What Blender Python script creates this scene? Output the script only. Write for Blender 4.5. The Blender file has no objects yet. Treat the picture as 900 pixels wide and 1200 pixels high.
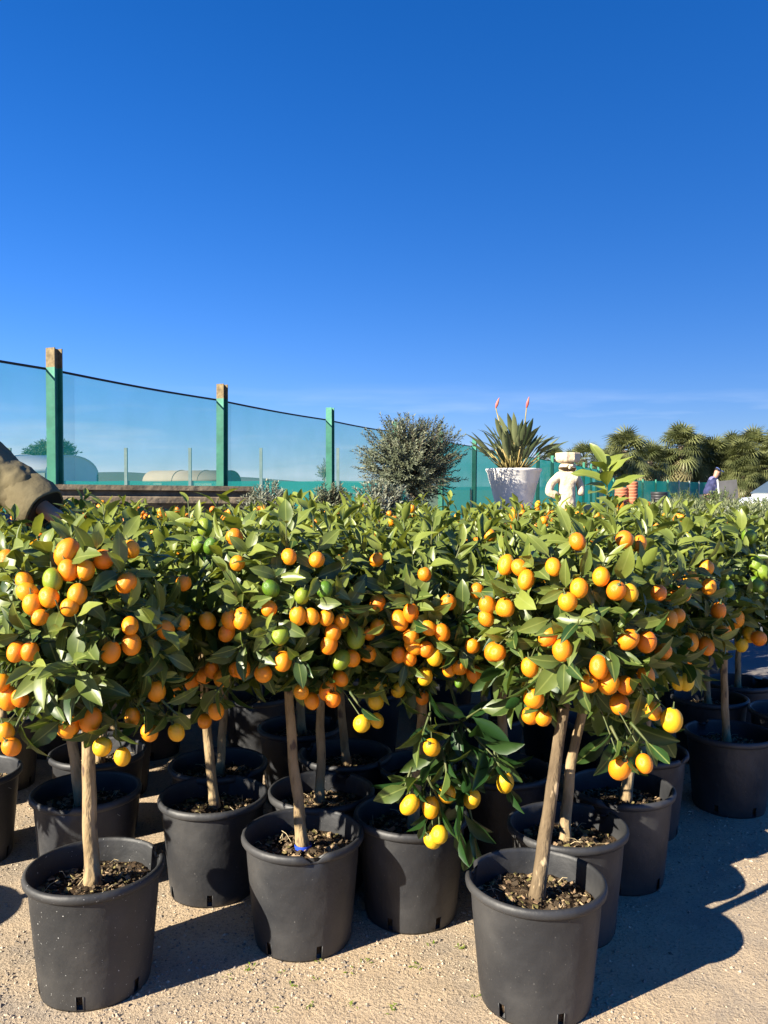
import bpy, bmesh, math, random
import numpy as np
from mathutils import Vector, Matrix, noise

random.seed(7)
rng = np.random.default_rng(7)
R = math.radians
scene = bpy.context.scene
col = scene.collection

# ------------------------------------------------------------------ camera
H = 1.10                       # lens height in metres
FPX = 960.0                    # focal length in photo pixels (900 x 1200)
PITCH = math.atan((600 - 574) / FPX)
cam_d = bpy.data.cameras.new('camera')
cam = bpy.data.objects.new('camera', cam_d)
col.objects.link(cam)
cam.location = (0, 0, H)
cam.rotation_euler = (math.pi / 2 - PITCH, 0, 0)
cam_d.sensor_fit = 'VERTICAL'
cam_d.sensor_height = 24.0
cam_d.lens = 24.0 * FPX / 1200.0
cam_d.clip_start = 0.05
cam_d.clip_end = 9000
scene.camera = cam

# ------------------------------------------------------------------ sky and sun
SUN_EL, SUN_AZ = R(27.5), R(34)          # light travels towards +x, a little towards +y
world = bpy.data.worlds.new('World')
scene.world = world
world.use_nodes = True
nt = world.node_tree
nt.nodes.clear()
N, L = nt.nodes.new, nt.links.new
out = N('ShaderNodeOutputWorld')
bg = N('ShaderNodeBackground')
sky = N('ShaderNodeTexSky')
sky.sky_type = 'NISHITA'
sky.sun_disc = False
sky.sun_elevation = SUN_EL
sky.sun_rotation = math.pi / 2 + SUN_AZ
sky.altitude = 0
sky.air_density = 1.0
sky.dust_density = 0.0
sky.ozone_density = 1.5
wb = N('ShaderNodeMix'); wb.data_type = 'RGBA'; wb.blend_type = 'MULTIPLY'     # camera white balance for the blue
wb.inputs['Factor'].default_value = 1.0
wb.inputs['B'].default_value = (.58, .75, 1.33, 1)
L(sky.outputs[0], wb.inputs['A'])
hs = N('ShaderNodeHueSaturation')
hs.inputs['Saturation'].default_value = 1.22
gm = N('ShaderNodeGamma')
gm.inputs['Gamma'].default_value = 0.85
L(wb.outputs['Result'], gm.inputs['Color'])
L(gm.outputs[0], hs.inputs['Color'])
# thin low cloud near the horizon
tc = N('ShaderNodeTexCoord')
sep = N('ShaderNodeSeparateXYZ')
L(tc.outputs['Generated'], sep.inputs[0])
mp = N('ShaderNodeMapping')
mp.inputs['Scale'].default_value = (1.6, 1.6, 14)
mp.inputs['Location'].default_value = (0.35, 0.1, 0.4)
L(tc.outputs['Generated'], mp.inputs[0])
nz = N('ShaderNodeTexNoise')
nz.inputs['Scale'].default_value = 2.2
nz.inputs['Detail'].default_value = 5
L(mp.outputs[0], nz.inputs['Vector'])
r1 = N('ShaderNodeMapRange')
r1.inputs[1].default_value = 0.47
r1.inputs[2].default_value = 0.72
L(nz.outputs[0], r1.inputs[0])
r2 = N('ShaderNodeMapRange')
r2.inputs[1].default_value = 0.13
r2.inputs[2].default_value = 0.035
L(sep.outputs[2], r2.inputs[0])
mm = N('ShaderNodeMath'); mm.operation = 'MULTIPLY'
L(r1.outputs[0], mm.inputs[0]); L(r2.outputs[0], mm.inputs[1])
mm2 = N('ShaderNodeMath'); mm2.operation = 'MULTIPLY'; mm2.inputs[1].default_value = 0.75
L(mm.outputs[0], mm2.inputs[0])
mx = N('ShaderNodeMix'); mx.data_type = 'RGBA'
L(mm2.outputs[0], mx.inputs['Factor'])
L(hs.outputs[0], mx.inputs['A'])
mx.inputs['B'].default_value = (6.2, 6.9, 8.2, 1)
L(mx.outputs['Result'], bg.inputs[0])
bg.inputs[1].default_value = 0.054
L(bg.outputs[0], out.inputs[0])

sun_d = bpy.data.lights.new('sun', 'SUN')
sun_d.energy = 5.0
sun_d.angle = R(0.5)
sun_d.color = (1.0, 0.915, 0.76)
sun = bpy.data.objects.new('sun', sun_d)
col.objects.link(sun)
SDIR = Vector((math.cos(SUN_AZ) * math.cos(SUN_EL), math.sin(SUN_AZ) * math.cos(SUN_EL), -math.sin(SUN_EL)))
sun.rotation_euler = SDIR.to_track_quat('-Z', 'Y').to_euler()
sun.location = (-8, -6, 8)

vs = scene.view_settings
scene.display_settings.display_device = 'sRGB'
vs.view_transform = 'Standard'
vs.look = 'None'
vs.exposure = 1.6
vs.gamma = 1.0
scene.cycles.max_bounces = 6
scene.cycles.diffuse_bounces = 3
scene.cycles.transparent_max_bounces = 16

# ------------------------------------------------------------------ helpers
def P(u, v, Y):
    """point at depth Y (metres ahead of the lens) seen at photo pixel u, v"""
    xc = (u - 450) / FPX
    yc = (600 - v) / FPX
    d = Vector((xc, math.cos(PITCH) + yc * math.sin(PITCH), -math.sin(PITCH) + yc * math.cos(PITCH)))
    return Vector((0, 0, H)) + d * (Y / d.y)

def proj(p):
    d = Vector(p) - Vector((0, 0, H))
    zc = d.y * math.cos(PITCH) - d.z * math.sin(PITCH)
    yc = d.y * math.sin(PITCH) + d.z * math.cos(PITCH)
    if zc < 0.05:
        return (-9999, -9999)
    return (450 + FPX * d.x / zc, 600 - FPX * yc / zc)

def tag(o, label, cat, group=None):
    o['label'] = label
    o['category'] = cat
    if group:
        o['group'] = group
    return o

def empty(name, loc, label=None, cat=None, group=None, rz=0):
    o = bpy.data.objects.new(name, None)
    o.empty_display_size = 0.1
    col.objects.link(o)
    o.location = loc
    o.rotation_euler.z = rz
    if label:
        tag(o, label, cat, group)
    return o

def link(name, me, parent=None, kind=None):
    o = bpy.data.objects.new(name, me)
    col.objects.link(o)
    if parent is not None:
        o.parent = parent
    if kind:
        o['kind'] = kind
    return o

class MB:
    def __init__(s):
        s.v = []; s.f = []; s.m = []
    def add(s, vs, fs, m=0):
        b = len(s.v)
        s.v += [tuple(x) for x in vs]
        s.f += [tuple(i + b for i in f) for f in fs]
        s.m += [m] * len(fs)
    def box(s, c, d, rot=None, m=0):
        x, y, z = d[0] / 2, d[1] / 2, d[2] / 2
        vs = [Vector((a * x, b * y, e * z)) for a in (-1, 1) for b in (-1, 1) for e in (-1, 1)]
        if rot is not None:
            vs = [rot @ q for q in vs]
        vs = [q + Vector(c) for q in vs]
        s.add(vs, [(0, 1, 3, 2), (4, 6, 7, 5), (0, 4, 5, 1), (2, 3, 7, 6), (0, 2, 6, 4), (1, 5, 7, 3)], m)
    def lathe(s, prof, n=32, c=(0, 0, 0), m=0, cap0=False, cap1=False, rf=None):
        b = len(s.v)
        for (r, z) in prof:
            for k in range(n):
                a = 2 * math.pi * k / n
                q = rf(r, z, a) if rf else (r, z)
                s.v.append((c[0] + q[0] * math.cos(a), c[1] + q[0] * math.sin(a), c[2] + q[1]))
        for i in range(len(prof) - 1):
            for k in range(n):
                k2 = (k + 1) % n
                s.f.append((b + i * n + k, b + i * n + k2, b + (i + 1) * n + k2, b + (i + 1) * n + k)); s.m.append(m)
        if cap0:
            s.f.append(tuple(b + k for k in reversed(range(n)))); s.m.append(m)
        if cap1:
            o = b + (len(prof) - 1) * n
            s.f.append(tuple(o + k for k in range(n))); s.m.append(m)
    def tube(s, pts, rad, n=6, m=0, caps=True):
        pts = [Vector(p) for p in pts]
        b = len(s.v)
        ref = Vector((0.3, 0.2, 1)).normalized()
        for i, p in enumerate(pts):
            t = (pts[min(i + 1, len(pts) - 1)] - pts[max(i - 1, 0)])
            t = t.normalized() if t.length > 1e-9 else Vector((0, 0, 1))
            rr = ref if abs(t.dot(ref)) < 0.9 else Vector((1, 0, 0))
            a = t.cross(rr).normalized(); c = t.cross(a)
            r = rad[i] if hasattr(rad, '__len__') else rad
            for k in range(n):
                an = 2 * math.pi * k / n
                s.v.append(tuple(p + (a * math.cos(an) + c * math.sin(an)) * r))
        for i in range(len(pts) - 1):
            for k in range(n):
                k2 = (k + 1) % n
                s.f.append((b + i * n + k, b + i * n + k2, b + (i + 1) * n + k2, b + (i + 1) * n + k)); s.m.append(m)
        if caps:
            s.f.append(tuple(b + k for k in reversed(range(n)))); s.m.append(m)
            o = b + (len(pts) - 1) * n
            s.f.append(tuple(o + k for k in range(n))); s.m.append(m)
    def mesh(s, name, mats, smooth=True):
        me = bpy.data.meshes.new(name)
        me.from_pydata(s.v, [], s.f)
        for m in (mats if isinstance(mats, (list, tuple)) else [mats]):
            me.materials.append(m)
        me.polygons.foreach_set('material_index', s.m)
        me.polygons.foreach_set('use_smooth', [smooth] * len(s.f))
        me.update()
        return me
    def build(s, name, mats, parent=None, smooth=True, kind=None):
        return link(name, s.mesh(name, mats, smooth), parent, kind)

def auto_smooth(o, ang=35):
    me = o.data
    try:
        me.set_sharp_from_angle(angle=R(ang))
    except Exception:
        pass

def bevel(o, w=0.004, seg=2):
    m = o.modifiers.new('bevel', 'BEVEL')
    m.width = w; m.segments = seg; m.limit_method = 'ANGLE'
    return o

def quad_mesh(name, verts, quads, mats, tone=None, smooth=True):
    """fast mesh from numpy arrays; tone = one value per vertex"""
    me = bpy.data.meshes.new(name)
    nv, nf = len(verts), len(quads)
    me.vertices.add(nv); me.vertices.foreach_set('co', verts.astype(np.float32).ravel())
    me.loops.add(nf * 4); me.loops.foreach_set('vertex_index', quads.astype(np.int32).ravel())
    me.polygons.add(nf)
    me.polygons.foreach_set('loop_start', np.arange(0, nf * 4, 4, dtype=np.int32))
    me.polygons.foreach_set('loop_total', np.full(nf, 4, dtype=np.int32))
    me.polygons.foreach_set('use_smooth', np.full(nf, smooth, dtype=bool))
    for m in (mats if isinstance(mats, (list, tuple)) else [mats]):
        me.materials.append(m)
    if tone is not None:
        a = me.attributes.new('tone', 'FLOAT', 'POINT')
        a.data.foreach_set('value', tone.astype(np.float32))
    me.update(); me.validate()
    return me

def frames(d, n):
    """d, n arrays (k,3) -> rotation arrays (k,3,3) with columns side, axis, normal"""
    d = d / np.linalg.norm(d, axis=1, keepdims=True)
    s = np.cross(d, n)
    ln = np.linalg.norm(s, axis=1, keepdims=True)
    s = np.where(ln < 1e-6, np.array([[1.0, 0, 0]]), s / np.maximum(ln, 1e-6))
    nn = np.cross(s, d)
    return np.stack([s, d, nn], axis=2)

def scatter(name, tmpl, pos, rot, size, tone, mats):
    tv, tq = tmpl
    k = len(pos)
    V = np.einsum('kij,vj->kvi', rot, tv) * size[:, None, None] + pos[:, None, :]
    Q = tq[None] + (np.arange(k) * len(tv))[:, None, None]
    T = np.repeat(tone, len(tv))
    return quad_mesh(name, V.reshape(-1, 3), Q.reshape(-1, 4), mats, T)

def leaf_template(ys, ws, curl=0.25, fold=0.5, twist=0.0, wave=0.0):
    V, Q = [], []
    for i, (y, w) in enumerate(zip(ys, ws)):
        zc = -curl * y * y
        tw = twist * y
        wv = wave * math.sin(y * 9)
        for sx in (-1, 0, 1):
            x = sx * w
            z = zc + fold * abs(x) + wv * sx * w
            V.append((x * math.cos(tw) - fold * 0, y - 0.15 * curl * y * y, z + x * math.sin(tw)))
    for i in range(len(ys) - 1):
        for c in range(2):
            a = i * 3 + c
            Q.append((a, a + 1, a + 4, a + 3))
    return np.array(V), np.array(Q)

LY = [0, .10, .22, .40, .60, .80, .93, 1.0]
LW = [.012, .02, .095, .158, .166, .115, .050, .004]
LEAFS = [leaf_template(LY, LW, .22, .55, .2, .14), leaf_template(LY, [w * 1.12 for w in LW], .48, .40, -.35, .2),
         leaf_template(LY, [w * .9 for w in LW], .05, .70, .4, -.14), leaf_template(LY, [w * 1.28 for w in LW], .32, .3, 0.15, .24)]
LEAF_LO = leaf_template([0, .15, .45, .8, 1.0], [.012, .07, .17, .115, .004], .25, .4)
LEAF_TINY = leaf_template([0, .45, 1.0], [.02, .17, .01], .15, .3)

# ------------------------------------------------------------------ materials
def new_mat(name):
    m = bpy.data.materials.new(name)
    m.use_nodes = True
    t = m.node_tree
    b = t.nodes['Principled BSDF']
    return m, t, b

def mat(name, c1, c2=None, scale=6, rough=.6, bump=0.0, bscale=40, spec=.4, detail=5, metal=0, stretch=(1, 1, 1), lo=.35, hi=.65, c3=None, s3=90, t3=(.68, .74)):
    m, t, b = new_mat(name)
    n, l = t.nodes.new, t.links.new
    b.inputs['Roughness'].default_value = rough
    b.inputs['Specular IOR Level'].default_value = spec
    b.inputs['Metallic'].default_value = metal
    tcn = n('ShaderNodeTexCoord')
    mpn = n('ShaderNodeMapping'); mpn.inputs['Scale'].default_value = stretch
    l(tcn.outputs['Object'], mpn.inputs[0])
    if c2 is None:
        c2 = tuple(min(1, x * 1.25) for x in c1)
    nz = n('ShaderNodeTexNoise'); nz.inputs['Scale'].default_value = scale; nz.inputs['Detail'].default_value = detail
    l(mpn.outputs[0], nz.inputs['Vector'])
    mr = n('ShaderNodeMapRange'); mr.inputs[1].default_value = lo; mr.inputs[2].default_value = hi
    l(nz.outputs[0], mr.inputs[0])
    mix = n('ShaderNodeMix'); mix.data_type = 'RGBA'
    l(mr.outputs[0], mix.inputs['Factor'])
    mix.inputs['A'].default_value = (*c1, 1); mix.inputs['B'].default_value = (*c2, 1)
    res = mix.outputs['Result']
    if c3 is not None:
        nz3 = n('ShaderNodeTexNoise'); nz3.inputs['Scale'].default_value = s3; nz3.inputs['Detail'].default_value = 2
        l(mpn.outputs[0], nz3.inputs['Vector'])
        mr3 = n('ShaderNodeMapRange'); mr3.inputs[1].default_value = t3[0]; mr3.inputs[2].default_value = t3[1]
        l(nz3.outputs[0], mr3.inputs[0])
        mix3 = n('ShaderNodeMix'); mix3.data_type = 'RGBA'
        l(mr3.outputs[0], mix3.inputs['Factor'])
        l(res, mix3.inputs['A']); mix3.inputs['B'].default_value = (*c3, 1)
        res = mix3.outputs['Result']
    l(res, b.inputs['Base Color'])
    if bump:
        nb = n('ShaderNodeTexNoise'); nb.inputs['Scale'].default_value = bscale; nb.inputs['Detail'].default_value = 6
        l(mpn.outputs[0], nb.inputs['Vector'])
        bn = n('ShaderNodeBump'); bn.inputs['Strength'].default_value = bump; bn.inputs['Distance'].default_value = 0.02
        l(nb.outputs[0], bn.inputs['Height'])
        l(bn.outputs[0], b.inputs['Normal'])
    return m

def leaf_mat(name, dark, light, src, trans=.26, rough=.40, spec=.5, tmul=(1.5, 1.35, .6)):
    """src: 'attr' reads the per-leaf tone, 'rand' the object's random number"""
    m, t, b = new_mat(name)
    n, l = t.nodes.new, t.links.new
    mix = n('ShaderNodeMix'); mix.data_type = 'RGBA'
    if src == 'attr':
        a = n('ShaderNodeAttribute'); a.attribute_name = 'tone'
        l(a.outputs['Fac'], mix.inputs['Factor'])
    else:
        a = n('ShaderNodeObjectInfo')
        l(a.outputs['Random'], mix.inputs['Factor'])
    mix.inputs['A'].default_value = (*dark, 1); mix.inputs['B'].default_value = (*light, 1)
    tcn = n('ShaderNodeTexCoord')
    nz = n('ShaderNodeTexNoise'); nz.inputs['Scale'].default_value = 22 if src == 'attr' else 2.2; nz.inputs['Detail'].default_value = 3
    l(tcn.outputs['Object'], nz.inputs['Vector'])
    hsn = n('ShaderNodeHueSaturation')
    mr = n('ShaderNodeMapRange'); mr.inputs[3].default_value = .72; mr.inputs[4].default_value = 1.3
    l(nz.outputs[0], mr.inputs[0]); l(mr.outputs[0], hsn.inputs['Value'])
    base_c = mix.outputs['Result']
    if src == 'rand' and 'kumquat' in name:
        sx_ = n('ShaderNodeSeparateXYZ'); l(tcn.outputs['Object'], sx_.inputs[0])
        ab_ = n('ShaderNodeMath'); ab_.operation = 'ABSOLUTE'; l(sx_.outputs[0], ab_.inputs[0])
        mr_ = n('ShaderNodeMapRange'); mr_.inputs[1].default_value = .020; mr_.inputs[2].default_value = .006; mr_.inputs[4].default_value = .55
        l(ab_.outputs[0], mr_.inputs[0])
        mv_ = n('ShaderNodeMix'); mv_.data_type = 'RGBA'; l(mr_.outputs[0], mv_.inputs['Factor']); l(base_c, mv_.inputs['A'])
        mv_.inputs['B'].default_value = (.26, .30, .08, 1)
        base_c = mv_.outputs['Result']
    l(base_c, hsn.inputs['Color'])
    l(hsn.outputs[0], b.inputs['Base Color'])
    b.inputs['Roughness'].default_value = rough
    b.inputs['Specular IOR Level'].default_value = spec
    tr = n('ShaderNodeBsdfTranslucent')
    mu = n('ShaderNodeMix'); mu.data_type = 'RGBA'; mu.blend_type = 'MULTIPLY'; mu.inputs['Factor'].default_value = 1
    l(hsn.outputs[0], mu.inputs['A']); mu.inputs['B'].default_value = (*tmul, 1)
    l(mu.outputs['Result'], tr.inputs['Color'])
    ms = n('ShaderNodeMixShader'); ms.inputs[0].default_value = trans
    l(b.outputs[0], ms.inputs[1]); l(tr.outputs[0], ms.inputs[2])
    l(ms.outputs[0], t.nodes['Material Output'].inputs[0])
    return m

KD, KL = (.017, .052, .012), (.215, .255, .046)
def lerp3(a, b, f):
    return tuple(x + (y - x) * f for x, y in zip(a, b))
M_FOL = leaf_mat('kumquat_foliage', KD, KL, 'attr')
M_LEAF = [leaf_mat('kumquat_leaf_deep', KD, lerp3(KD, KL, .33), 'rand'),
          leaf_mat('kumquat_leaf_mid', lerp3(KD, KL, .3), lerp3(KD, KL, .62), 'rand'),
          leaf_mat('kumquat_leaf_young_sunlit', lerp3(KD, KL, .62), KL, 'rand')]
M_TWIG = mat('green_twig', (.045, .075, .018), (.10, .105, .035), 30, .6)
M_BARK_T2 = mat('shade_painted_flaking_bark', (.085, .06, .036), (.17, .125, .075), 24, .9, .6, 60, .2, stretch=(1, 1, .35), c3=(.40, .30, .18), s3=55, t3=(.66, .72))  # crown shade and sun flecks put into the bark colour, besides flakes
M_BARK = mat('kumquat_bark', (.17, .118, .06), (.36, .262, .145), 26, .85, .5, 60, .2, stretch=(1, 1, .35), c3=(.10, .07, .05), s3=70, t3=(.60, .72))
M_BARK2 = mat('dark_bark', (.10, .075, .05), (.22, .17, .12), 22, .9, .5, 50, .2)

def fruit_mat(name, a, b_):
    m, t, b = new_mat(name)
    n, l = t.nodes.new, t.links.new
    oi = n('ShaderNodeObjectInfo')
    mix = n('ShaderNodeMix'); mix.data_type = 'RGBA'
    tcn = n('ShaderNodeTexCoord')
    nz = n('ShaderNodeTexNoise'); nz.inputs['Scale'].default_value = 1.2; nz.inputs['Detail'].default_value = 3
    l(tcn.outputs['Object'], nz.inputs['Vector'])
    ad = n('ShaderNodeMath'); ad.operation = 'MULTIPLY_ADD'
    l(nz.outputs[0], ad.inputs[0]); ad.inputs[1].default_value = .5; l(oi.outputs['Random'], ad.inputs[2])
    sb = n('ShaderNodeMath'); sb.operation = 'SUBTRACT'; sb.inputs[1].default_value = .25; sb.use_clamp = True
    l(ad.outputs[0], sb.inputs[0])
    l(sb.outputs[0], mix.inputs['Factor'])
    mix.inputs['A'].default_value = (*a, 1); mix.inputs['B'].default_value = (*b_, 1)
    l(mix.outputs['Result'], b.inputs['Base Color'])
    b.inputs['Roughness'].default_value = .36
    b.inputs['Specular IOR Level'].default_value = .45
    b.inputs['Subsurface Weight'].default_value = .12
    b.inputs['Subsurface Radius'].default_value = (.6, .25, .05)
    b.inputs['Subsurface Scale'].default_value = .01
    vo = n('ShaderNodeTexNoise'); vo.inputs['Scale'].default_value = 26; vo.inputs['Detail'].default_value = 1
    l(tcn.outputs['Object'], vo.inputs['Vector'])
    bn = n('ShaderNodeBump'); bn.inputs['Strength'].default_value = .22; bn.inputs['Distance'].default_value = .03
    l(vo.outputs[0], bn.inputs['Height']); l(bn.outputs[0], b.inputs['Normal'])
    return m
M_FRUIT = {'o': fruit_mat('orange_peel', (.74, .185, .005), (.76, .285, .008)),
           'y': fruit_mat('yellow_peel', (.72, .33, .008), (.66, .42, .014)),
           'g': fruit_mat('green_peel', (.07, .16, .012), (.22, .28, .02))}

M_POT = mat('black_plastic', (.015, .016, .019), (.050, .049, .049), 6, .55, .14, 26, .5, lo=.38, hi=.72, c3=(.13, .125, .12), s3=210, t3=(.70, .80))
M_POT_SPECK = mat('speckled_black_plastic', (.014, .015, .017), (.052, .049, .046), 6, .58, .14, 26, .5, lo=.38, hi=.72, c3=(.5, .5, .48), s3=190, t3=(.715, .76))
M_SOIL = mat('potting_soil', (.020, .014, .009), (.075, .05, .03), 40, .95, .9, 90, .1)
M_CHIP = [mat('bark_chip', (.16, .10, .055), (.34, .24, .14), 20, .9), mat('dark_chip', (.035, .024, .014), (.10, .07, .04), 20, .95), mat('dry_straw', (.42, .33, .18), (.55, .45, .28), 20, .8), mat('moss', (.10, .09, .025), (.22, .17, .07), 40, .9)]

# ground: sandy concrete with gravel
def ground_mat():
    m, t, b = new_mat('sandy_gravel')
    n, l = t.nodes.new, t.links.new
    tcn = n('ShaderNodeTexCoord')
    def noise_(s, d=5, r=.5):
        q = n('ShaderNodeTexNoise'); q.inputs['Scale'].default_value = s; q.inputs['Detail'].default_value = d; q.inputs['Roughness'].default_value = r
        l(tcn.outputs['Object'], q.inputs['Vector']); return q
    def ramp(src, lo, hi):
        q = n('ShaderNodeMapRange'); q.inputs[1].default_value = lo; q.inputs[2].default_value = hi
        l(src, q.inputs[0]); return q.outputs[0]
    def mixc(f, a, c):
        q = n('ShaderNodeMix'); q.data_type = 'RGBA'
        l(f, q.inputs['Factor'])
        for k, x in (('A', a), ('B', c)):
            if isinstance(x, tuple): q.inputs[k].default_value = (*x, 1)
            else: l(x, q.inputs[k])
        return q.outputs['Result']
    big = noise_(1.5, 6, .6); mid = noise_(9, 6, .6); fine = noise_(120, 4, .7); grit = noise_(330, 2, .6)
    c = mixc(ramp(big.outputs[0], .42, .58), (.44, .325, .205), (.29, .24, .185))
    c = mixc(ramp(mid.outputs[0], .35, .70), c, (.47, .36, .24))
    c = mixc(ramp(fine.outputs[0], .52, .66), c, (.21, .165, .12))
    c = mixc(ramp(grit.outputs[0], .58, .70), c, (.52, .43, .33))
    far = n('ShaderNodeSeparateXYZ'); l(tcn.outputs['Object'], far.inputs[0])
    c = mixc(ramp(far.outputs[1], 4.2, 5.2), c, (.13, .13, .135))      # tarmac lane behind the rows
    c = mixc(ramp(far.outputs[1], 30, 60), c, (.16, .15, .075))        # dry grass fields
    l(c, b.inputs['Base Color'])
    b.inputs['Roughness'].default_value = .95
    b.inputs['Specular IOR Level'].default_value = .15
    ad = n('ShaderNodeMath'); ad.operation = 'MULTIPLY_ADD'
    l(fine.outputs[0], ad.inputs[0]); ad.inputs[1].default_value = .6; l(mid.outputs[0], ad.inputs[2])
    bn = n('ShaderNodeBump'); bn.inputs['Strength'].default_value = .9; bn.inputs['Distance'].default_value = .012
    l(ad.outputs[0], bn.inputs['Height']); l(bn.outputs[0], b.inputs['Normal'])
    return m
M_GROUND = ground_mat()
M_PEB = [mat('pale_pebble', (.34, .27, .19), (.46, .37, .27), 60, .9), mat('grey_pebble', (.12, .10, .08), (.26, .22, .18), 60, .9)]

# ------------------------------------------------------------------ setting
g = MB()
gx = [-4000, -60, -6, -3, 3, 6, 60, 4000]
gy = [-60, -3, 1, 5, 12, 70, 300, 5000]
for j in range(len(gy)):
    for i in range(len(gx)):
        g.v.append((gx[i], gy[j], 0))
for j in range(len(gy) - 1):
    for i in range(len(gx) - 1):
        a = j * len(gx) + i
        g.f.append((a, a + 1, a + 1 + len(gx), a + len(gx))); g.m.append(0)
g.build('ground', M_GROUND, kind='structure', smooth=False)

# hills on the skyline
hm = MB()
hx = np.linspace(-3000, 3000, 160)
for k, x in enumerate(hx):
    hgt = 42 + 26 * noise.noise(Vector((x * .0016, 3.1, 0))) + 10 * noise.noise(Vector((x * .006, 1.1, 0)))
    hgt *= 1.05 if x < -500 else max(.25, 1.05 - (x + 500) / 900)
    hm.v += [(x, 2400, -2), (x, 2500, hgt * .75), (x, 2650, hgt), (x, 3000, -2)]
for k in range(len(hx) - 1):
    for c in range(3):
        a = k * 4 + c
        hm.f.append((a, a + 4, a + 5, a + 1)); hm.m.append(0)
hm.build('hills', mat('haze_tinted_wooded_hills', (.045, .075, .07), (.07, .10, .10), .004, 1), kind='structure')  # blue of the distant haze put into the hill colour

# loose gravel on the yard near the pots
def gravel():
    n = 34000
    oct_v = np.array([(1, 0, 0), (-1, 0, 0), (0, 1, 0), (0, -1, 0), (0, 0, 1), (0, 0, -.4)], float)
    Q = [(4, 0, 2, 4), ]
    tri = [(4, 0, 2), (4, 2, 1), (4, 1, 3), (4, 3, 0), (5, 2, 0), (5, 1, 2), (5, 3, 1), (5, 0, 3)]
    V, F, MI = [], [], []
    for i in range(n):
        y = 1.35 + 2.2 * random.random() ** 1.3
        x = (random.random() - .5) * 1.25 * y
        dens = noise.noise(Vector((x * 1.7, y * 1.7, 4.2)))
        if dens < -.05 and random.random() < .8:
            continue
        s = .0012 + .0036 * random.random() ** 3
        rz = random.random() * 6.3
        c_, s_ = math.cos(rz), math.sin(rz)
        jit = .6 + .8 * np.array([random.random() for _ in range(6)])
        b = len(V)
        for q, jj in zip(oct_v, jit):
            a0, a1, a2 = q[0] * jj * s * 1.3, q[1] * jj * s, q[2] * jj * s * .8
            V.append((x + a0 * c_ - a1 * s_, y + a0 * s_ + a1 * c_, .0005 + a2))
        F += [tuple(b + k for k in t) for t in tri]
        MI += [0 if random.random() < .5 else 1] * 8
    m = MB(); m.v = V; m.f = F; m.m = MI
    o = m.build('gravel', M_PEB, smooth=False, kind='stuff')
    tag(o, 'loose pale and grey gravel scattered over the sandy yard', 'gravel')
gravel()

# ------------------------------------------------------------------ kumquat trees
PR, PH = .150, .265            # pot rim radius, pot height
def make_pot_mesh(name, m, notch):
    prof = [(.105, .012), (.112, .003), (.116, .0), (.118, .006), (.1215, .036), (.126, .085), (.131, .14), (.1355, .19), (.139, .238), (.1395, .241),
            (.147, .243), (.1500, .247), (.1510, .253), (.1490, .260), (.1440, .2635), (.1400, .262), (.1385, .255), (.136, .22), (.132, .17)]
    b = MB()
    n = 48
    def rf(r, z, a):
        d = abs((a - notch + math.pi) % (2 * math.pi) - math.pi)
        if d < .115 and z > .239 and r > .1385:
            return (.1392 if r > .142 else .1375, .2385 + (z - .2385) * .25)
        return (r * (1 + .006 * math.sin(2 * a + notch) + .003 * math.sin(5 * a)), z)
    b.lathe(prof, n, rf=rf)
    # drain slots: drop quads of the lowest wall ring
    keep_f, keep_m = [], []
    for i, f in enumerate(b.f):
        ring, k = divmod(i, n)
        if ring == 3 and k % 8 == 4:
            continue
        keep_f.append(f); keep_m.append(0)
    b.f, b.m = keep_f, keep_m
    # raised lip round every slot
    for k in range(4, n, 8):
        for kk in (k, k + 1):
            a = 2 * math.pi * kk / n
            b.tube([(.1175 * math.cos(a), .1175 * math.sin(a), .006), (.1210 * math.cos(a), .1210 * math.sin(a), .036)], .0013, 4)
    me = b.mesh(name, m)
    return me
POTS = [make_pot_mesh('pot_a', M_POT, .6), make_pot_mesh('pot_b', M_POT, 2.6), make_pot_mesh('pot_c', M_POT, 4.6)]
POT_SPECK = make_pot_mesh('pot_d', M_POT_SPECK, .62)

def make_soil_mesh(seed):
    b = MB()
    nr, na = 16, 40
    b.v.append((0, 0, .222))
    for i in range(1, nr + 1):
        r = .1355 * i / nr
        for k in range(na):
            a = 2 * math.pi * k / na
            x, y = r * math.cos(a), r * math.sin(a)
            z = .214 + .010 * noise.noise(Vector((x * 18, y * 18, seed))) + .008 * noise.noise(Vector((x * 60, y * 60, seed))) - .010 * (r / .1355) ** 2 + .010 * max(0, 1 - r / .05)
            b.v.append((x, y, z))
    for k in range(na):
        b.f.append((0, 1 + k, 1 + (k + 1) % na)); b.m.append(0)
    for i in range(nr - 1):
        for k in range(na):
            k2 = (k + 1) % na
            o = 1 + i * na
            b.f.append((o + k, o + na + k, o + na + k2, o + k2)); b.m.append(0)
    b.lathe([(.1345, .205), (.114, .03), (.110, .012)], 30)
    return b.mesh('soil', M_SOIL)
SOILS = [make_soil_mesh(s) for s in (1.3, 5.7, 9.1)]

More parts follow.
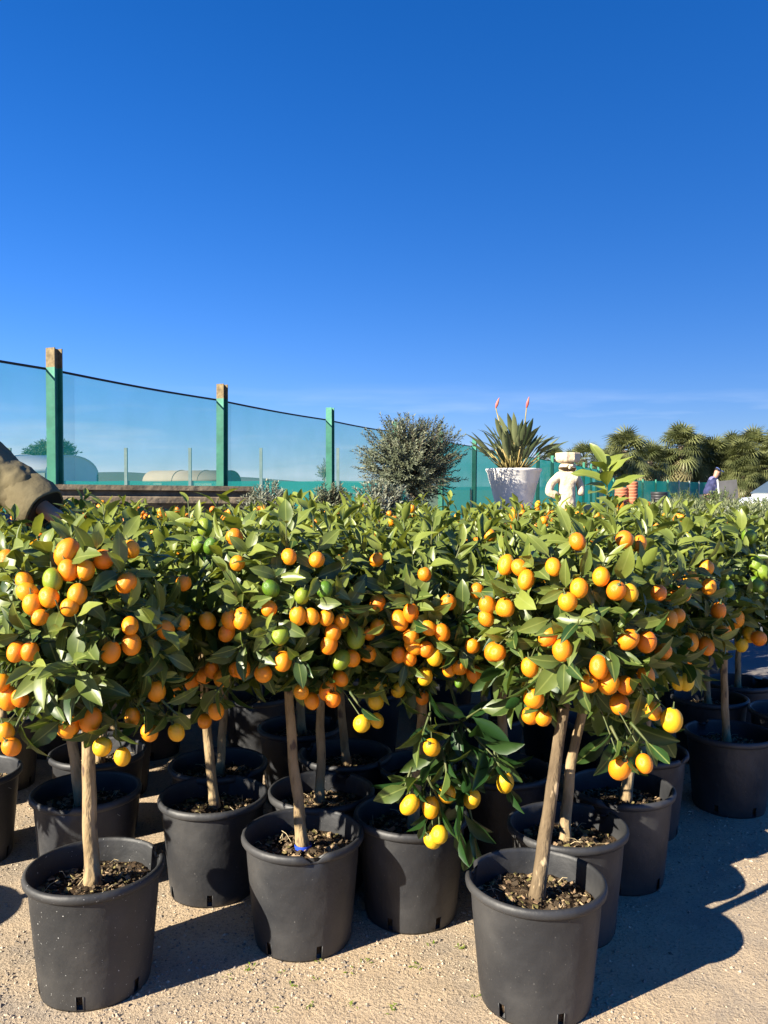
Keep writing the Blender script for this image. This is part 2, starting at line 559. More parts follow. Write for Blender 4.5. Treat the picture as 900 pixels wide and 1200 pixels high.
def make_debris_mesh(seed):
    rd = random.Random(seed)
    b = MB()
    for i in range(420):
        r = .128 * math.sqrt(rd.random()); a = rd.random() * 6.283
        x, y = r * math.cos(a), r * math.sin(a)
        z = .2155 - .010 * (r / .1355) ** 2 + .010 * max(0, 1 - r / .05) + .004 * rd.random()
        rot = Matrix.Rotation(rd.random() * 6.3, 3, 'Z') @ Matrix.Rotation((rd.random() - .5) * 1.6, 3, 'X') @ Matrix.Rotation((rd.random() - .5) * 1.2, 3, 'Y')
        s = .003 + .008 * rd.random() ** 2.5
        b.box((x, y, z), (s * 1.5, s, s * .35), rot, rd.choice([0, 0, 1, 1, 1, 3]))
    for i in range(14):
        r = .11 * math.sqrt(rd.random()); a = rd.random() * 6.283
        p = Vector((r * math.cos(a), r * math.sin(a), .216))
        d = Vector((rd.uniform(-1, 1), rd.uniform(-1, 1), rd.uniform(.0, .45))) * rd.uniform(.02, .05)
        b.tube([p, p + d * .5 + Vector((0, 0, .006)), p + d], .0007, 3, 2)
    return b.mesh('soil_debris', M_CHIP, smooth=False)
DEBRIS = [make_debris_mesh(s) for s in (3, 4, 5)]

def make_fruit_mesh(key, elong):
    b = MB()
    prof = []
    n = 10
    for i in range(n + 1):
        t = math.pi * i / n
        r = math.sin(t); z = -math.cos(t) * elong
        if i == n: r = .10; z = elong * .985
        if i == 0: r = .05; z = -elong * .985
        prof.append((max(r, .04), z))
    b.lathe(prof, 14, cap0=True, cap1=True)
    b.lathe([(.26, elong * .965), (.22, elong * 1.0), (.07, elong * 1.02), (.06, elong * 1.5)], 7, m=1, cap1=True)   # calyx and stalk
    return b.mesh('fruit_' + key, [M_FRUIT[key], M_TWIG])
FRUIT = {(k, i): make_fruit_mesh(k, e) for k in 'oyg' for i, e in enumerate((1.05, 1.18, 1.32))}
LEAF_ME = []
for ti in range(3):
    row = []
    for tv, tq in LEAFS:
        row.append(quad_mesh('leaf', tv, tq, M_LEAF[ti]))
    LEAF_ME.append(row)

N_LEAF_OBJ = [0]
def unit(v):
    return v / np.linalg.norm(v)

class Tree:
    def __init__(s, base, crown_c, crad, seed, label, group=None, near=2, nshoot=60, pot=None, pot_rz=0, trunk_r=.016, young=.35, tilt=None):
        s.base = Vector(base); s.c = Vector(crown_c); s.r = Vector(crad); s.seed = seed
        s.label, s.group, s.near, s.nshoot = label, group, near, nshoot
        s.pot, s.pot_rz, s.tr, s.young = pot, pot_rz, trunk_r, young  # young: base of the pale leaf tone, for new growth and sunlit tops alike
        s.fruit = []            # (position, key, radius)
        s.extra = []            # (start, end, leaves, leaf size)
        s.parts = []
        s.nrand = 0
        s.mid = None

    def hit(s, o, d):
        oc = Vector(((o.x - s.c.x) / s.r.x, (o.y - s.c.y) / s.r.y, (o.z - s.c.z) / s.r.z))
        dd = Vector((d.x / s.r.x, d.y / s.r.y, d.z / s.r.z))
        a = dd.dot(dd); b = 2 * oc.dot(dd); c = oc.dot(oc) - .86
        q = b * b - 4 * a * c
        if q < 0:
            return None
        return (-b - math.sqrt(q)) / (2 * a)

    def build(s):
        rd = random.Random(s.seed)
        nr = np.random.default_rng(s.seed)
        root = empty('potted_kumquat_tree', s.base, s.label, 'kumquat tree', s.group)
        B = s.base
        pot = link('pot', s.pot or POTS[s.seed % 3], root)
        pot.rotation_euler.z = s.pot_rz
        so = link('soil', SOILS[s.seed % 3], root)
        so.rotation_euler.z = s.seed * 1.7
        if s.near >= 1:
            de = link('soil_debris', DEBRIS[s.seed % 3], root, 'stuff')
            de.rotation_euler.z = s.seed * 2.3
        # trunk
        p0 = Vector((rd.uniform(-.01, .01), rd.uniform(-.01, .01), .205))
        p1 = s.c - B + Vector((0, 0, -s.r.z * .45))
        if s.mid is not None:
            pm = s.mid - B
        else:
            pm = p0.lerp(p1, .5) + Vector((rd.uniform(-.018, .018), rd.uniform(-.01, .01), 0))
        pts, rad = [], []
        nseg = 16
        for i in range(nseg + 1):
            t = i / nseg
            q = p0.lerp(pm, t).lerp(pm.lerp(p1, t), t)
            w = .004
            q = q + Vector((w * noise.noise(Vector((t * 5, s.seed, 0))), w * noise.noise(Vector((t * 5, s.seed, 9))), 0)) * min(1, t * 4)
            pts.append(q)
            rad.append(s.tr * (1 - .30 * t) * (1 + .35 * max(0, 1 - t * 9)) * (1 + .07 * noise.noise(Vector((t * 11, s.seed * 1.3, 2)))))
        tb = MB(); tb.tube(pts, rad, 10)
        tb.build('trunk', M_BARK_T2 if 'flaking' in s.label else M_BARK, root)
        # limbs and shoots
        br = MB()
        cen = np.array(s.c - B); rr = np.array(s.r)
        top = np.array(p1)
        LP, LD, LN, LS, LT = [], [], [], [], []
        shoots = []
        ga = 2.399963
        for i in range(s.nshoot):
            cz = 1 - 1.86 * (i + .5) / s.nshoot
            ph = i * ga + rd.uniform(-.35, .35)
            sr = math.sqrt(max(0, 1 - cz * cz))
            d = np.array([sr * math.cos(ph), sr * math.sin(ph), cz])
            lump = 1 + .16 * noise.noise(Vector((d[0] * 1.6, d[1] * 1.6, d[2] * 1.6 + s.seed)))
            k1 = rd.uniform(.70, 1.02) * lump
            if rd.random() < .10: k1 += .16
            e = cen + d * rr * k1
            st = cen + d * rr * rd.uniform(.12, .4) - np.array([0, 0, .04])
            shoots.append((st, e, rd.randint(11, 14), rd.uniform(.072, .096), d))
        ties = {}
        for (a_, e_, nl, ls, tie) in s.extra:
            ties[len(shoots)] = tie
            a_ = np.array(a_ - B); e_ = np.array(e_ - B)
            shoots.append((a_, e_, nl, ls, unit(e_ - a_)))
        nbase_x = len(shoots)
        for (p, k, r) in s.fruit:
            if rd.random() < .85:
                q = np.array(p - B)
                inn = unit(cen + np.array([0, 0, .06]) - q)
                a_ = q + inn * .065 + np.array([0, 0, .02])
                e_ = q + inn * .012 + np.array([rd.uniform(-.02, .02), 0, .026])
                shoots.append((a_, e_, rd.choice([4, 5, 6]), rd.uniform(.070, .092), unit(e_ - a_)))
        nbase = s.nshoot
        for si, (st, e, nl, ls, d) in enumerate(shoots):
            ax = e - st
            ln = np.linalg.norm(ax)
            low = d[2] < -.1
            up = np.array([0, 0, .32 if not low else -.10]) * ln if si < nbase else np.zeros(3)
            # curved axis: quadratic with end tangent turned upwards
            mid = (st + e) / 2 - up * .5
            def at(t):
                return (1 - t) ** 2 * st + 2 * t * (1 - t) * mid + t * t * e
            def tan(t):
                return unit(2 * (1 - t) * (mid - st) + 2 * t * (e - mid) + 1e-6)
            if si < nbase:
                lt = top + (cen - top) * rd.uniform(0, .8)
                br.tube([lt, lt * .5 + st * .5 + np.array([0, 0, .008]), st], [.006, .005, .004], 5, caps=False)
            if ties.get(si):
                br.tube([cen + (st - cen) * .15, cen * .5 + st * .5 + np.array([0, 0, .01]), st], [.005, .0045, .0038], 5, caps=False)
            br.tube([at(t) for t in (0, .25, .5, .75, 1)], [.0036, .0032, .0028, .0022, .0014], 5)
            ph0 = rd.random() * 6.28
            for j in range(nl):
                t = .28 + .72 * (j + .5) / nl if si < nbase else .10 + .90 * (j + .5) / nl
                a = tan(t)
                u = unit(np.cross(a, np.array([.31, .77, .55])))
                w = np.cross(a, u)
                ph = ph0 + j * ga + rd.uniform(-.3, .3)
                radial = u * math.cos(ph) + w * math.sin(ph)
                an = R(78 - 46 * t + rd.uniform(-14, 14))
                ld = a * math.cos(an) + radial * math.sin(an)
                ld = unit(ld + np.array([0, 0, -.22 if low else -.02]) + nr.normal(0, .10, 3))
                n_ = unit(a * math.sin(an) - radial * math.cos(an) + (np.array([0, 0, .25]) if si not in ties else np.array([-.7, -.75, .45])) + nr.normal(0, .18, 3))
                LP.append(at(t)); LD.append(ld); LN.append(n_)
                LS.append(ls * rd.uniform(.78, 1.12) * (1 - .30 * max(0, t - .8) / .2))
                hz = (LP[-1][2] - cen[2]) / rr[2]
                LT.append(min(1, max(0, s.young - .02 + .32 * (t - .5) + .42 * hz + rd.gauss(0, .17))))  # paler with height: sunlit tops and new growth put into the tone
        LP, LD, LN, LS, LT = map(np.array, (LP, LD, LN, LS, LT))
        # fruit, pinned ones and a few of the tree's own
        fr = [(np.array(p - B), k, r) for (p, k, r) in s.fruit]
        for i in range(s.nrand):
            ph = (rd.random() * 6.28 if s.near >= 2 else rd.gauss(-1.571, .9)); cz = rd.uniform(-.6, .75) if s.near >= 2 else rd.uniform(-.05, .85)
            sr = math.sqrt(1 - cz * cz)
            base_p = cen + np.array([sr * math.cos(ph), sr * math.sin(ph), cz]) * rr * (rd.uniform(.78, .98) if s.near >= 2 else rd.uniform(.92, 1.06))
            for q in range(rd.choice([1, 2, 2, 3])):
                key = 'o' if rd.random() < .86 else rd.choice('yg')
                fr.append((base_p + np.array([rd.uniform(-1, 1), rd.uniform(-1, 1), rd.uniform(-1, 1)]) * .024, key, rd.uniform(.015, .0185)))
        if fr:
            fp = np.array([f[0] for f in fr])
            npin = len(s.fruit)
            mid_leaf = LP + LD * (LS * .5)[:, None]
            keep = np.ones(len(LP), bool)
            camp = np.array((0, 0, H)) - np.array(B)
            for i, p in enumerate(fp):
                for fq in (.2, .4, .6, .8, 1.0):
                    keep &= np.linalg.norm(LP + LD * (LS * fq)[:, None] - p, axis=1) > fr[i][2] * 1.12
                if i < npin:                      # fruit sits at the outside of the crown, in front of its own leaves
                    out_ = unit(p - cen + (camp - cen) * .05)
                    rel = mid_leaf - p
                    al = rel @ out_
                    pe = np.linalg.norm(rel - al[:, None] * out_, axis=1)
                    keep &= ~((al > -.005) & (al < .10) & (pe < .024))
            LP, LD, LN, LS, LT = LP[keep], LD[keep], LN[keep], LS[keep], LT[keep]
            for p in fp:
                inn = unit(cen + np.array([0, 0, .05]) - p)
                kk = np.linalg.norm((p - cen) / rr)
                q = p + inn * .05 + np.array([0, 0, .02]) if kk < 1.02 or p[2] < cen[2] - rr[2] * 1.25 else cen + (p - cen) * (.7 / kk)
                br.tube([p + np.array([0, 0, .012]), p * .5 + q * .5 + np.array([0, 0, .010]), q], .0016, 4, caps=False)
        bro = br.build('branches', M_TWIG, root)
        for p, key, r in fr:
            el = rd.choice([0, 1, 1, 2]) if key != 'g' else rd.choice([1, 2])
            o = link('fruit', FRUIT[(key, el)], bro)
            o.location = p
            o.scale = (r, r, r)
            o.rotation_euler = (rd.gauss(0, .4), rd.gauss(0, .4), rd.random() * 6.28)
        rot = frames(LD, LN)
        # which leaves show: outer, camera-facing or upper leaves become objects of their own
        cap = {3: 300, 2: 240, 1: 110, 0: 0}[s.near]
        camd = unit(np.array((0, 0, H)) - np.array(B) - cen)
        look = unit(camd * .9 + np.array([0, 0, .55 if s.near < 2 else .25]))
        sc = ((LP - cen) / rr) @ look
        order = np.argsort(-sc)
        solo = []
        for i in order:
            if len(solo) >= cap or sc[i] < .15:
                break
            u_, v_ = proj(B + Vector(LP[i]))
            if -15 < u_ < 915 and v_ < 1210:
                solo.append(i)
        solo = np.array(solo, int)
        rest = np.setdiff1d(np.arange(len(LP)), solo)
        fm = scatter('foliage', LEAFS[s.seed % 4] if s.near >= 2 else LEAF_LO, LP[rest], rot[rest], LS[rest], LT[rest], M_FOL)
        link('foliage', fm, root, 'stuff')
        for i in solo:
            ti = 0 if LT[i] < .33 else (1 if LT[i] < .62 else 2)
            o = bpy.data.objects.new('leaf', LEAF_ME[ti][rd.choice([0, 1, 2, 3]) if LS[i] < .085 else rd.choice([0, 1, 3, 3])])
            col.objects.link(o)
            o.parent = bro
            m = Matrix(rot[i].tolist()).to_4x4() @ Matrix.Diagonal((LS[i], LS[i], LS[i], 1))
            m.translation = LP[i]
            o.matrix_basis = m
        N_LEAF_OBJ[0] += len(solo)
        return root

def pot_xy(u, v):
    Y = FPX * (H - PH + .01) / (v - 574)
    return ((u - 450) / FPX * Y, Y)

TREES = {}
def T(key, u, v, cu, label, near=3, crz=.785, r=(.255, .255, .265), nshoot=64, pot=None, prz=0, tr=.0165, young=.35, group=None, dy=0, xy=None):
    x, Y = xy if xy else pot_xy(u, v)
    cY = Y + dy
    cx = (cu - 450) / FPX * cY
    t = Tree((x, Y, 0), (cx, cY, crz), r, len(TREES) * 7 + 3, label, group, near, nshoot, pot, prz, tr, young)
    TREES[key] = t
    return t

T(1, 107, 1022, 100, 'kumquat tree with straight pale trunk in a white-speckled black pot with strawy soil', pot=POT_SPECK, prz=0.0, tr=.0175, crz=.80)
T(2, 630, 1037, 668, 'kumquat tree with a shade-painted flaking trunk leaning right in a dusty smooth black pot', prz=.2, tr=.0165, crz=.805, r=(.225, .22, .245), dy=.06)
T(3, 354, 981, 335, 'kumquat tree with large green fruit among the orange and a blue tie on its trunk', prz=.35, tr=.0150, crz=.815)
T(4, 248, 936, 236, 'kumquat tree in a sunlit slotted pot between the speckled pot and the blue-tied tree', prz=1.1, tr=.0145)
T(5, 98, 930, 66, 'kumquat tree with a small green sprout on its soil, behind the speckled pot', prz=2.1)
T(6, 482, 958, 498, 'kumquat tree with a low branch of lemon-yellow fruit hanging over its pot rim', prz=.5, tr=.0155, crz=.80)
T(7, 667, 972, 700, 'kumquat tree with smooth tan trunk in a split-rim pot behind the dusty pot', prz=.1, tr=.0150, crz=.785, r=(.24, .24, .265))
T(8, 730, 926, 752, 'kumquat tree with two fruits on a drooping branch above its shaded pot', prz=1.7, crz=.80)
T(9, 752, 882, 775, 'kumquat tree with its narrow pot wedged between the drooping tree and the shaded row', near=2, prz=.9)
T(10, 858, 861, 850, 'kumquat tree with a slim straight trunk in a large fully shaded scratched pot', prz=1.3, tr=.0140, r=(.23, .23, .23))
T(11, 834, 819, 822, 'kumquat tree with a curved trunk just behind the fully shaded scratched pot', near=2, prz=.2, tr=.0135)
T(12, 868, 801, 868, 'kumquat tree with a short bent trunk and pot at the edge of the tarmac', near=2, prz=2.2, tr=.0135, r=(.22, .22, .22))
T(13, 930, 835, 915, 'kumquat tree bearing mostly green fruit at the end of the rows', near=2, r=(.22, .22, .22), young=.42)
T(14, -42, 908, -30, 'kumquat tree in a shaded pot beside the one with the small green sprout', near=2, prz=.4)
T(15, 254, 898, 262, 'kumquat tree with a thin straight trunk directly behind the sunlit slotted pot', near=2, prz=.8, tr=.014)
T(16, 376, 930, 372, 'kumquat tree in deep shade right behind the blue-tied tree', near=2, prz=.6, tr=.0145)
T(17, 404, 886, 396, 'kumquat tree in deep shade two places behind the blue-tied tree', near=2, prz=.1, tr=.0145)
T(18, 112, 884, 136, 'kumquat tree standing behind the pot with the small green sprout', near=2, prz=1.8)
T(19, 500, 900, 490, 'kumquat tree with dark trunk in shade behind the low yellow-fruited branch', near=2, prz=2.7)
T(20, 590, 905, 590, 'kumquat tree hidden in shade between the yellow-fruited tree and the split-rim pot', near=2, prz=.2)
T(21, 0, 0, 712, 'kumquat tree sending one tall leafy shoot high above the rows', near=2, xy=(.80, 2.98), crz=.80, young=.5)
T(22, 0, 0, 352, 'kumquat tree with an upright pale shoot poking up before the grey shrubs', near=2, xy=(-.30, 2.9), crz=.82, young=.5)
T('o1', 0, 0, -330, 'kumquat tree standing alone on the sunny side of the speckled pot', near=0, xy=(-1.52, 1.83))
t1, t3, t6 = TREES[1], TREES[3], TREES[6]
TREES[2].mid = P(641, 960, TREES[2].base.y)
TREES[7].mid = P(660, 900, TREES[7].base.y)
TREES[3].mid = P(343, 900, TREES[3].base.y)

# shoots that stand out from the crowns
def ex(key, a, b, n, ls, tie=True):
    TREES[key].extra.append((P(*a), P(*b), n, ls * (1.14 if key in (6, 8) else 1.0), tie))
y1 = t1.base.y - .24
ex(1, (104, 800, y1 + .10), (84, 775, y1 - .03), 9, .098)
ex(1, (104, 790, y1 + .10), (88, 720, y1 - .01), 7, .090)
ex(1, (110, 830, y1 + .12), (70, 850, y1 + .05), 5, .075)
y6 = t6.base.y - .20
N6 = (540, 846, y6 + .08)
for a, b, n, ls in ((N6, (498, 905, y6 - .02), 8, .098), (N6, (496, 852, y6), 6, .095), (N6, (545, 925, y6 - .01), 8, .100), (N6, (582, 890, y6 - .01), 8, .100), (N6, (564, 830, y6), 6, .095),
                    ((545, 925, y6 - .01), (538, 980, y6 - .03), 6, .095), ((498, 905, y6 - .02), (474, 925, y6 - .03), 6, .085), ((545, 925, y6 - .01), (558, 985, y6 - .02), 7, .098),
                    ((582, 890, y6 - .01), (597, 925, y6), 7, .095), ((498, 905, y6 - .02), (520, 950, y6 - .02), 6, .090)):
    ex(6, a, b, n, ls, a == N6 and b[0] == 545)
y8 = TREES[8].base.y - .24
N8 = (724, 800, y8 + .1)
for a, b, n, ls in ((N8, (712, 872, y8), 8, .115), (N8, (738, 885, y8 - .02), 7, .115), (N8, (770, 850, y8), 7, .11)):
    ex(8, a, b, n, ls, b[0] == 738)
ex(21, (712, 640, 2.85), (712, 588, 2.85), 6, .100)
ex(21, (712, 590, 2.85), (711, 548, 2.85), 12, .135)
ex(22, (352, 620, 2.75), (353, 585, 2.75), 8, .085)
ex(4, (222, 690, TREES[4].base.y), (215, 606, TREES[4].base.y - .02), 9, .070)

# fruit seen in the photograph
FL = []
def fl(ox, oy, k, s):
    for item in s.split(';'):
        q = item.split()
        FL.append((ox + float(q[0]) / k, oy + float(q[1]) / k, q[2] if len(q) > 2 else 'o', float(q[3]) if len(q) > 3 else 1.0))
fl(0, 600, 3, '235 143 o 1.2;20 173;362 167 o 1.15;460 130;85 245;97 282 o 1.1;115 325;172 300 o 1.1;272 290;245 335;140 370;240 205;300 205;445 250;185 240 g;645 250;720 55 g;700 115 g;742 120 g;825 88;835 180;582 415;640 390;730 382;850 375;797 425;810 380;458 400;390 493 o 1.1;462 465 o 1.1;57 492;105 490;5 600;30 655 o 1.1;70 655;675 595;720 575;745 555;832 553;780 585;620 622;550 630;240 755 o 1.2;318 730 o 1.2;360 825 y;465 720;525 775;620 775 y;760 700;720 735;18 775;40 825;430 860 y')
fl(280, 640, 2.8125, '165 35;257 45;105 140 g;208 165 g;283 145 g;100 207;195 230;240 232;288 235;338 248;15 240;310 285;297 325;385 300 g 1.15;337 375 g 1.1;372 370;137 295 g;145 380;292 475;335 437;240 510;310 505;205 480;10 405;425 355;80 420;457 187;467 450 y;525 475 y;452 513 y;455 575 y;405 585 y;530 245;567 220;567 298;575 330;527 358;563 370;617 340;645 365 y;612 430 y;605 500;625 270;670 285;690 185;820 195;875 205;815 238;770 328 o 1.1;838 348 o 1.1;775 422;725 400;725 450 g .6;785 148;612 93;880 62;455 45')
fl(580, 620, 2.8125, '272 42;427 35;37 118;82 128;103 167;193 125;350 157;277 195;240 240;35 258;400 203;445 210 y;540 210;620 210;705 190;697 127;645 165;575 300;603 285;737 270;798 295;780 320;750 340;840 347 y;870 360;812 382 y;645 372;697 385;630 425;632 503 y;607 505 y;583 630 y 1.2;175 355;222 398 o 1.15;115 455 o 1.1;8 408;128 557 o 1.2;117 615 o 1.1;160 620;343 455 o 1.05;375 508 o 1.2;410 577 o 1.1;310 510;430 515;497 487;412 788 o 1.1;492 773;500 372;440 365;555 405;523 600;860 115 g;880 140 g;838 25 g;765 195 g;863 185 g')
LOW6 = [(506, 876, 'y'), (480, 943, 'y'), (505, 946, 'y'), (524, 930, 'y'), (553, 936, 'y'), (592, 917, 'y'), (507, 984, 'y'), (515, 978, 'y')]
camv = Vector((0, 0, H))
for (u, v, k, sz) in FL:
    d = (P(u, v, 1.0) - camv)
    best = None
    for key, t in TREES.items():
        h = t.hit(camv, d)
        if h is not None and h > .5 and (best is None or h < best[0]):
            best = (h, t)
    if best is None:
        bd = 1e9
        for key, t in TREES.items():
            hh = max(.5, (t.c - camv).dot(d) / d.dot(d))
            q = (camv + d * hh - t.c)
            dist = max(q.length - .25, 0) + hh * .02
            if dist < bd:
                bd = dist; best = (hh - .10, t)
    h, t = best
    t.fruit.append((camv + d * h, k, .0180 * sz * (.9 + .2 * random.random()) * min(1.25, max(1.0, h / 2.0))))
for (u, v, k) in LOW6:
    t6.fruit.append((P(u, v, y6 - .035 + .03 * random.random()), k, .0205))

# the rows behind
random.seed(21)
placed = [t.base for t in TREES.values()]
REAR = 'small kumquat tree packed into the rear rows, its pot hidden by trees in front'
PERSON_XY = (-1.95, 3.0)
def rear_label(u, y):
    behind = 'person in the olive jacket'
    for lim, th in ((75, 'stone trough by the person in olive'), (200, 'moulded stone trough'), (285, 'silvery shrub at the trough end'), (365, 'pair of low grey shrubs'), (430, 'round olive tree'), (545, 'white urn'), (630, 'cream stone figure'), (700, 'stacked terracotta pots'), (760, 'grey-green hedge')):
        if u > lim: behind = th
    where = 'middle' if y < 3.3 else ('rear' if y < 4.2 else 'rearmost')
    return 'kumquat tree in the %s rows before the %s' % (where, behind)
row = 0
Y = 2.62
nrear = 0
while Y < 4.95:
    x = -0.64 * Y - .1 + (.21 if row % 2 else 0)
    while x < .58 * Y + .3:
        px, py = x + random.uniform(-.05, .05), Y + random.uniform(-.05, .05)
        u = 450 + FPX * px / py
        ok = all((Vector((px, py, 0)) - q).length > .335 for q in placed)
        if py > 3.05 and u > 835: ok = False
        if py <= 3.05 and u > 760: ok = False
        if (px - PERSON_XY[0]) ** 2 + (py - PERSON_XY[1]) ** 2 < .36 ** 2: ok = False
        if ok:
            rr = random.uniform(.225, .26)
            t = Tree((px, py, 0), (px + random.uniform(-.04, .04), py + random.uniform(-.03, .03), random.uniform(.77, .835)), (rr, rr, rr * random.uniform(.92, 1.04)),
                     100 + nrear * 3, rear_label(u, py), 'kumquat trees in the rear rows', 1 if py < 4.3 else 0, 52, None, random.random() * 6, .0145, .52)
            t.nrand = random.choice([6, 8, 9, 11])
            TREES['r%d' % nrear] = t
            placed.append(t.base)
            nrear += 1
        x += .43
    Y += .385
    row += 1
for k in (9, 11, 12, 14, 15, 16, 17, 18, 19, 20, 21, 22): TREES[k].nrand = 5
for k in (1, 2, 3, 4, 5, 6, 7, 8, 10): TREES[k].nrand = 2
ROOTS = {k: t.build() for k, t in TREES.items()}
print('TREES', len(TREES), 'rear', nrear, 'leaf objects', N_LEAF_OBJ[0])

# blue tie on the trunk of tree 3, sprout in pot 5
b = MB(); b.lathe([(.0205, .219), (.0215, .224), (.0205, .229)], 12, (0, 0, 0)); b.build('tie', mat('blue_tie', (.02, .06, .45), None, 8, .4), ROOTS[3])
sp = MB()
for (dx, dy, rz, ln) in ((-.045, -.095, 2.4, .04), (-.025, -.10, .6, .045), (-.035, -.09, 4.0, .03)):
    tv, tq = LEAFS[1]
    rot = Matrix.Rotation(rz, 3, 'Z') @ Matrix.Rotation(R(50), 3, 'X')
    sp.add([rot @ Vector(q) * ln + Vector((dx, dy, .208)) for q in tv], tq.tolist())
sp.build('weed_sprout', leaf_mat('sprout', (.10, .20, .02), (.16, .26, .03), 'rand'), ROOTS[5])

# weeds on the yard
def weeds():
    P_, D_, N_, S_, T_ = [], [], [], [], []
    spots = [(330, 1150), (370, 1155), (365, 1190), (265, 1155), (290, 1145), (322, 1195), (412, 1150), (430, 1135), (540, 1118), (490, 1140), (505, 1115), (558, 1180), (380, 1138), (345, 1165), (410, 1190), (460, 1190)]
    for (u, v) in spots:
        Yg = FPX * H / (v - 574)
        c = np.array([(u - 450) / FPX * Yg, Yg, .002])
        for k in range(random.randint(3, 9)):
            a = random.random() * 6.28
            P_.append(c + rng.normal(0, .008, 3) * np.array([1, 1, 0]))
            D_.append(np.array([math.cos(a), math.sin(a), random.uniform(.15, .7)])); N_.append(np.array([0, 0, 1.0]))
            S_.append(random.uniform(.006, .014)); T_.append(random.random())
    me = scatter('weeds', LEAF_LO, np.array(P_), frames(np.array(D_), np.array(N_)), np.array(S_), np.array(T_), leaf_mat('weed', (.10, .17, .02), (.22, .28, .04), 'attr'))
    tag(link('weeds', me, None, 'stuff'), 'tiny green weeds sprouting from the gravel', 'weeds')
weeds()
#@@BACK@@
# ------------------------------------------------------------------ shade-net fence
def net_mat(name, c, opac, wave=.12):
    m, t, b = new_mat(name)
    n, l = t.nodes.new, t.links.new
    tcn = n('ShaderNodeTexCoord')
    nz = n('ShaderNodeTexNoise'); nz.inputs['Scale'].default_value = 1.3; nz.inputs['Detail'].default_value = 4
    l(tcn.outputs['Object'], nz.inputs['Vector'])
    mr = n('ShaderNodeMapRange'); mr.inputs[3].default_value = opac - wave; mr.inputs[4].default_value = opac + wave
    l(nz.outputs[0], mr.inputs[0])
    b.inputs['Base Color'].default_value = (*c, 1); b.inputs['Roughness'].default_value = .7; b.inputs['Specular IOR Level'].default_value = .2
    tl = n('ShaderNodeBsdfTranslucent'); tl.inputs[0].default_value = (*c, 1)
    ms0 = n('ShaderNodeMixShader'); ms0.inputs[0].default_value = .35
    l(b.outputs[0], ms0.inputs[1]); l(tl.outputs[0], ms0.inputs[2])
    tp = n('ShaderNodeBsdfTransparent')
    ms = n('ShaderNodeMixShader')
    l(mr.outputs[0], ms.inputs[0]); l(tp.outputs[0], ms.inputs[1]); l(ms0.outputs[0], ms.inputs[2])
    l(ms.outputs[0], t.nodes['Material Output'].inputs[0])
    return m
M_NET = net_mat('sheer_green_net', (.02, .25, .22), .42)
M_NET2 = net_mat('dense_green_net', (.015, .30, .26), .86, .06)
M_POSTG = mat('green_paint', (.02, .16, .10), (.035, .22, .14), 6, .5, .1, 20)
M_RUST = mat('bare_rusty_steel', (.12, .085, .04), (.24, .18, .09), 14, .8, .3, 30)
M_CABLE = mat('black_hem', (.012, .012, .014), None, 10, .7)
FA = Vector((-4.43, 11.05, 0)); FD = Vector((.370, .929, 0)).normalized(); FNrm = Vector((FD.y, -FD.x, 0))
fence_rot = Matrix((FD, Vector((-FD.y, FD.x, 0)), Vector((0, 0, 1)))).transposed()
def hpost_mesh(hz, w, z0, m):
    b = MB()
    zc = (z0 + hz) / 2; zl = hz - z0
    b.box((-w * .44, 0, zc), (w * .12, w, zl)); b.box((w * .44, 0, zc), (w * .12, w, zl)); b.box((0, 0, zc), (w * .78, w * .10, zl))
    return b.mesh('post', m, False)
ts = [-8.1, -4.05, 0, 4.05, 8.6, 12.9, 17.0, 21.05] + [21.05 + 4.05 * k for k in range(1, 10)]
fence = empty('shade_net_fence', FA, 'tall green shade-net fence on steel posts running back along the yard', 'fence', rz=math.atan2(FD.y, FD.x))
pm = hpost_mesh(2.74, .15, 0, M_POSTG); pc = hpost_mesh(3.0, .149, 2.74, M_RUST); pc2 = hpost_mesh(3.0, .149, 2.74, M_POSTG)
for i, t in enumerate(ts):
    o = link('post', pm, fence); o.location = (t, .0, 0); o.rotation_euler = (R(random.uniform(-.5, .5)), R(random.uniform(-.4, .4)), 0)
    c = link('bare_post_top' if i < 4 else 'post_top', pc if i < 4 else pc2, o)
def wavy_sheet(x0, x1, z0, z1, yoff, m, name, parent, amp=.03, nx=14, nz=6, sag=.02):
    b = MB()
    for j in range(nz + 1):
        for i in range(nx + 1):
            a, c = i / nx, j / nz
            x = x0 + (x1 - x0) * a
            z = z0 + (z1 - z0) * c - sag * math.sin(math.pi * a) * c
            y = yoff + amp * noise.noise(Vector((x * .9, z * 1.1, 3.3))) * math.sin(math.pi * a)
            b.v.append((x, y, z))
    for j in range(nz):
        for i in range(nx):
            q = j * (nx + 1) + i
            b.f.append((q, q + 1, q + nx + 2, q + nx + 1)); b.m.append(0)
    return b.build(name, m, parent)
for i in range(len(ts) - 1):
    dense = ts[i] > 16
    wavy_sheet(ts[i] + .004, ts[i + 1] - .004, .05, 2.72, .10, M_NET2 if dense else M_NET, 'net_panel', fence)
    wavy_sheet(ts[i] + .09, ts[i] + .50, .05, 2.70, .115, net_mat('net_overlap', (.03, .10, .22), .14, .02) if i == 0 else bpy.data.materials['net_overlap'], 'net_overlap', fence, .01, 4, 4)
    b = MB()
    b.tube([(ts[i] + (ts[i + 1] - ts[i]) * k / 8, .10, 2.725 - .02 * math.sin(math.pi * k / 8)) for k in range(9)], .017, 6)
    b.build('hem_cable', M_CABLE, fence)

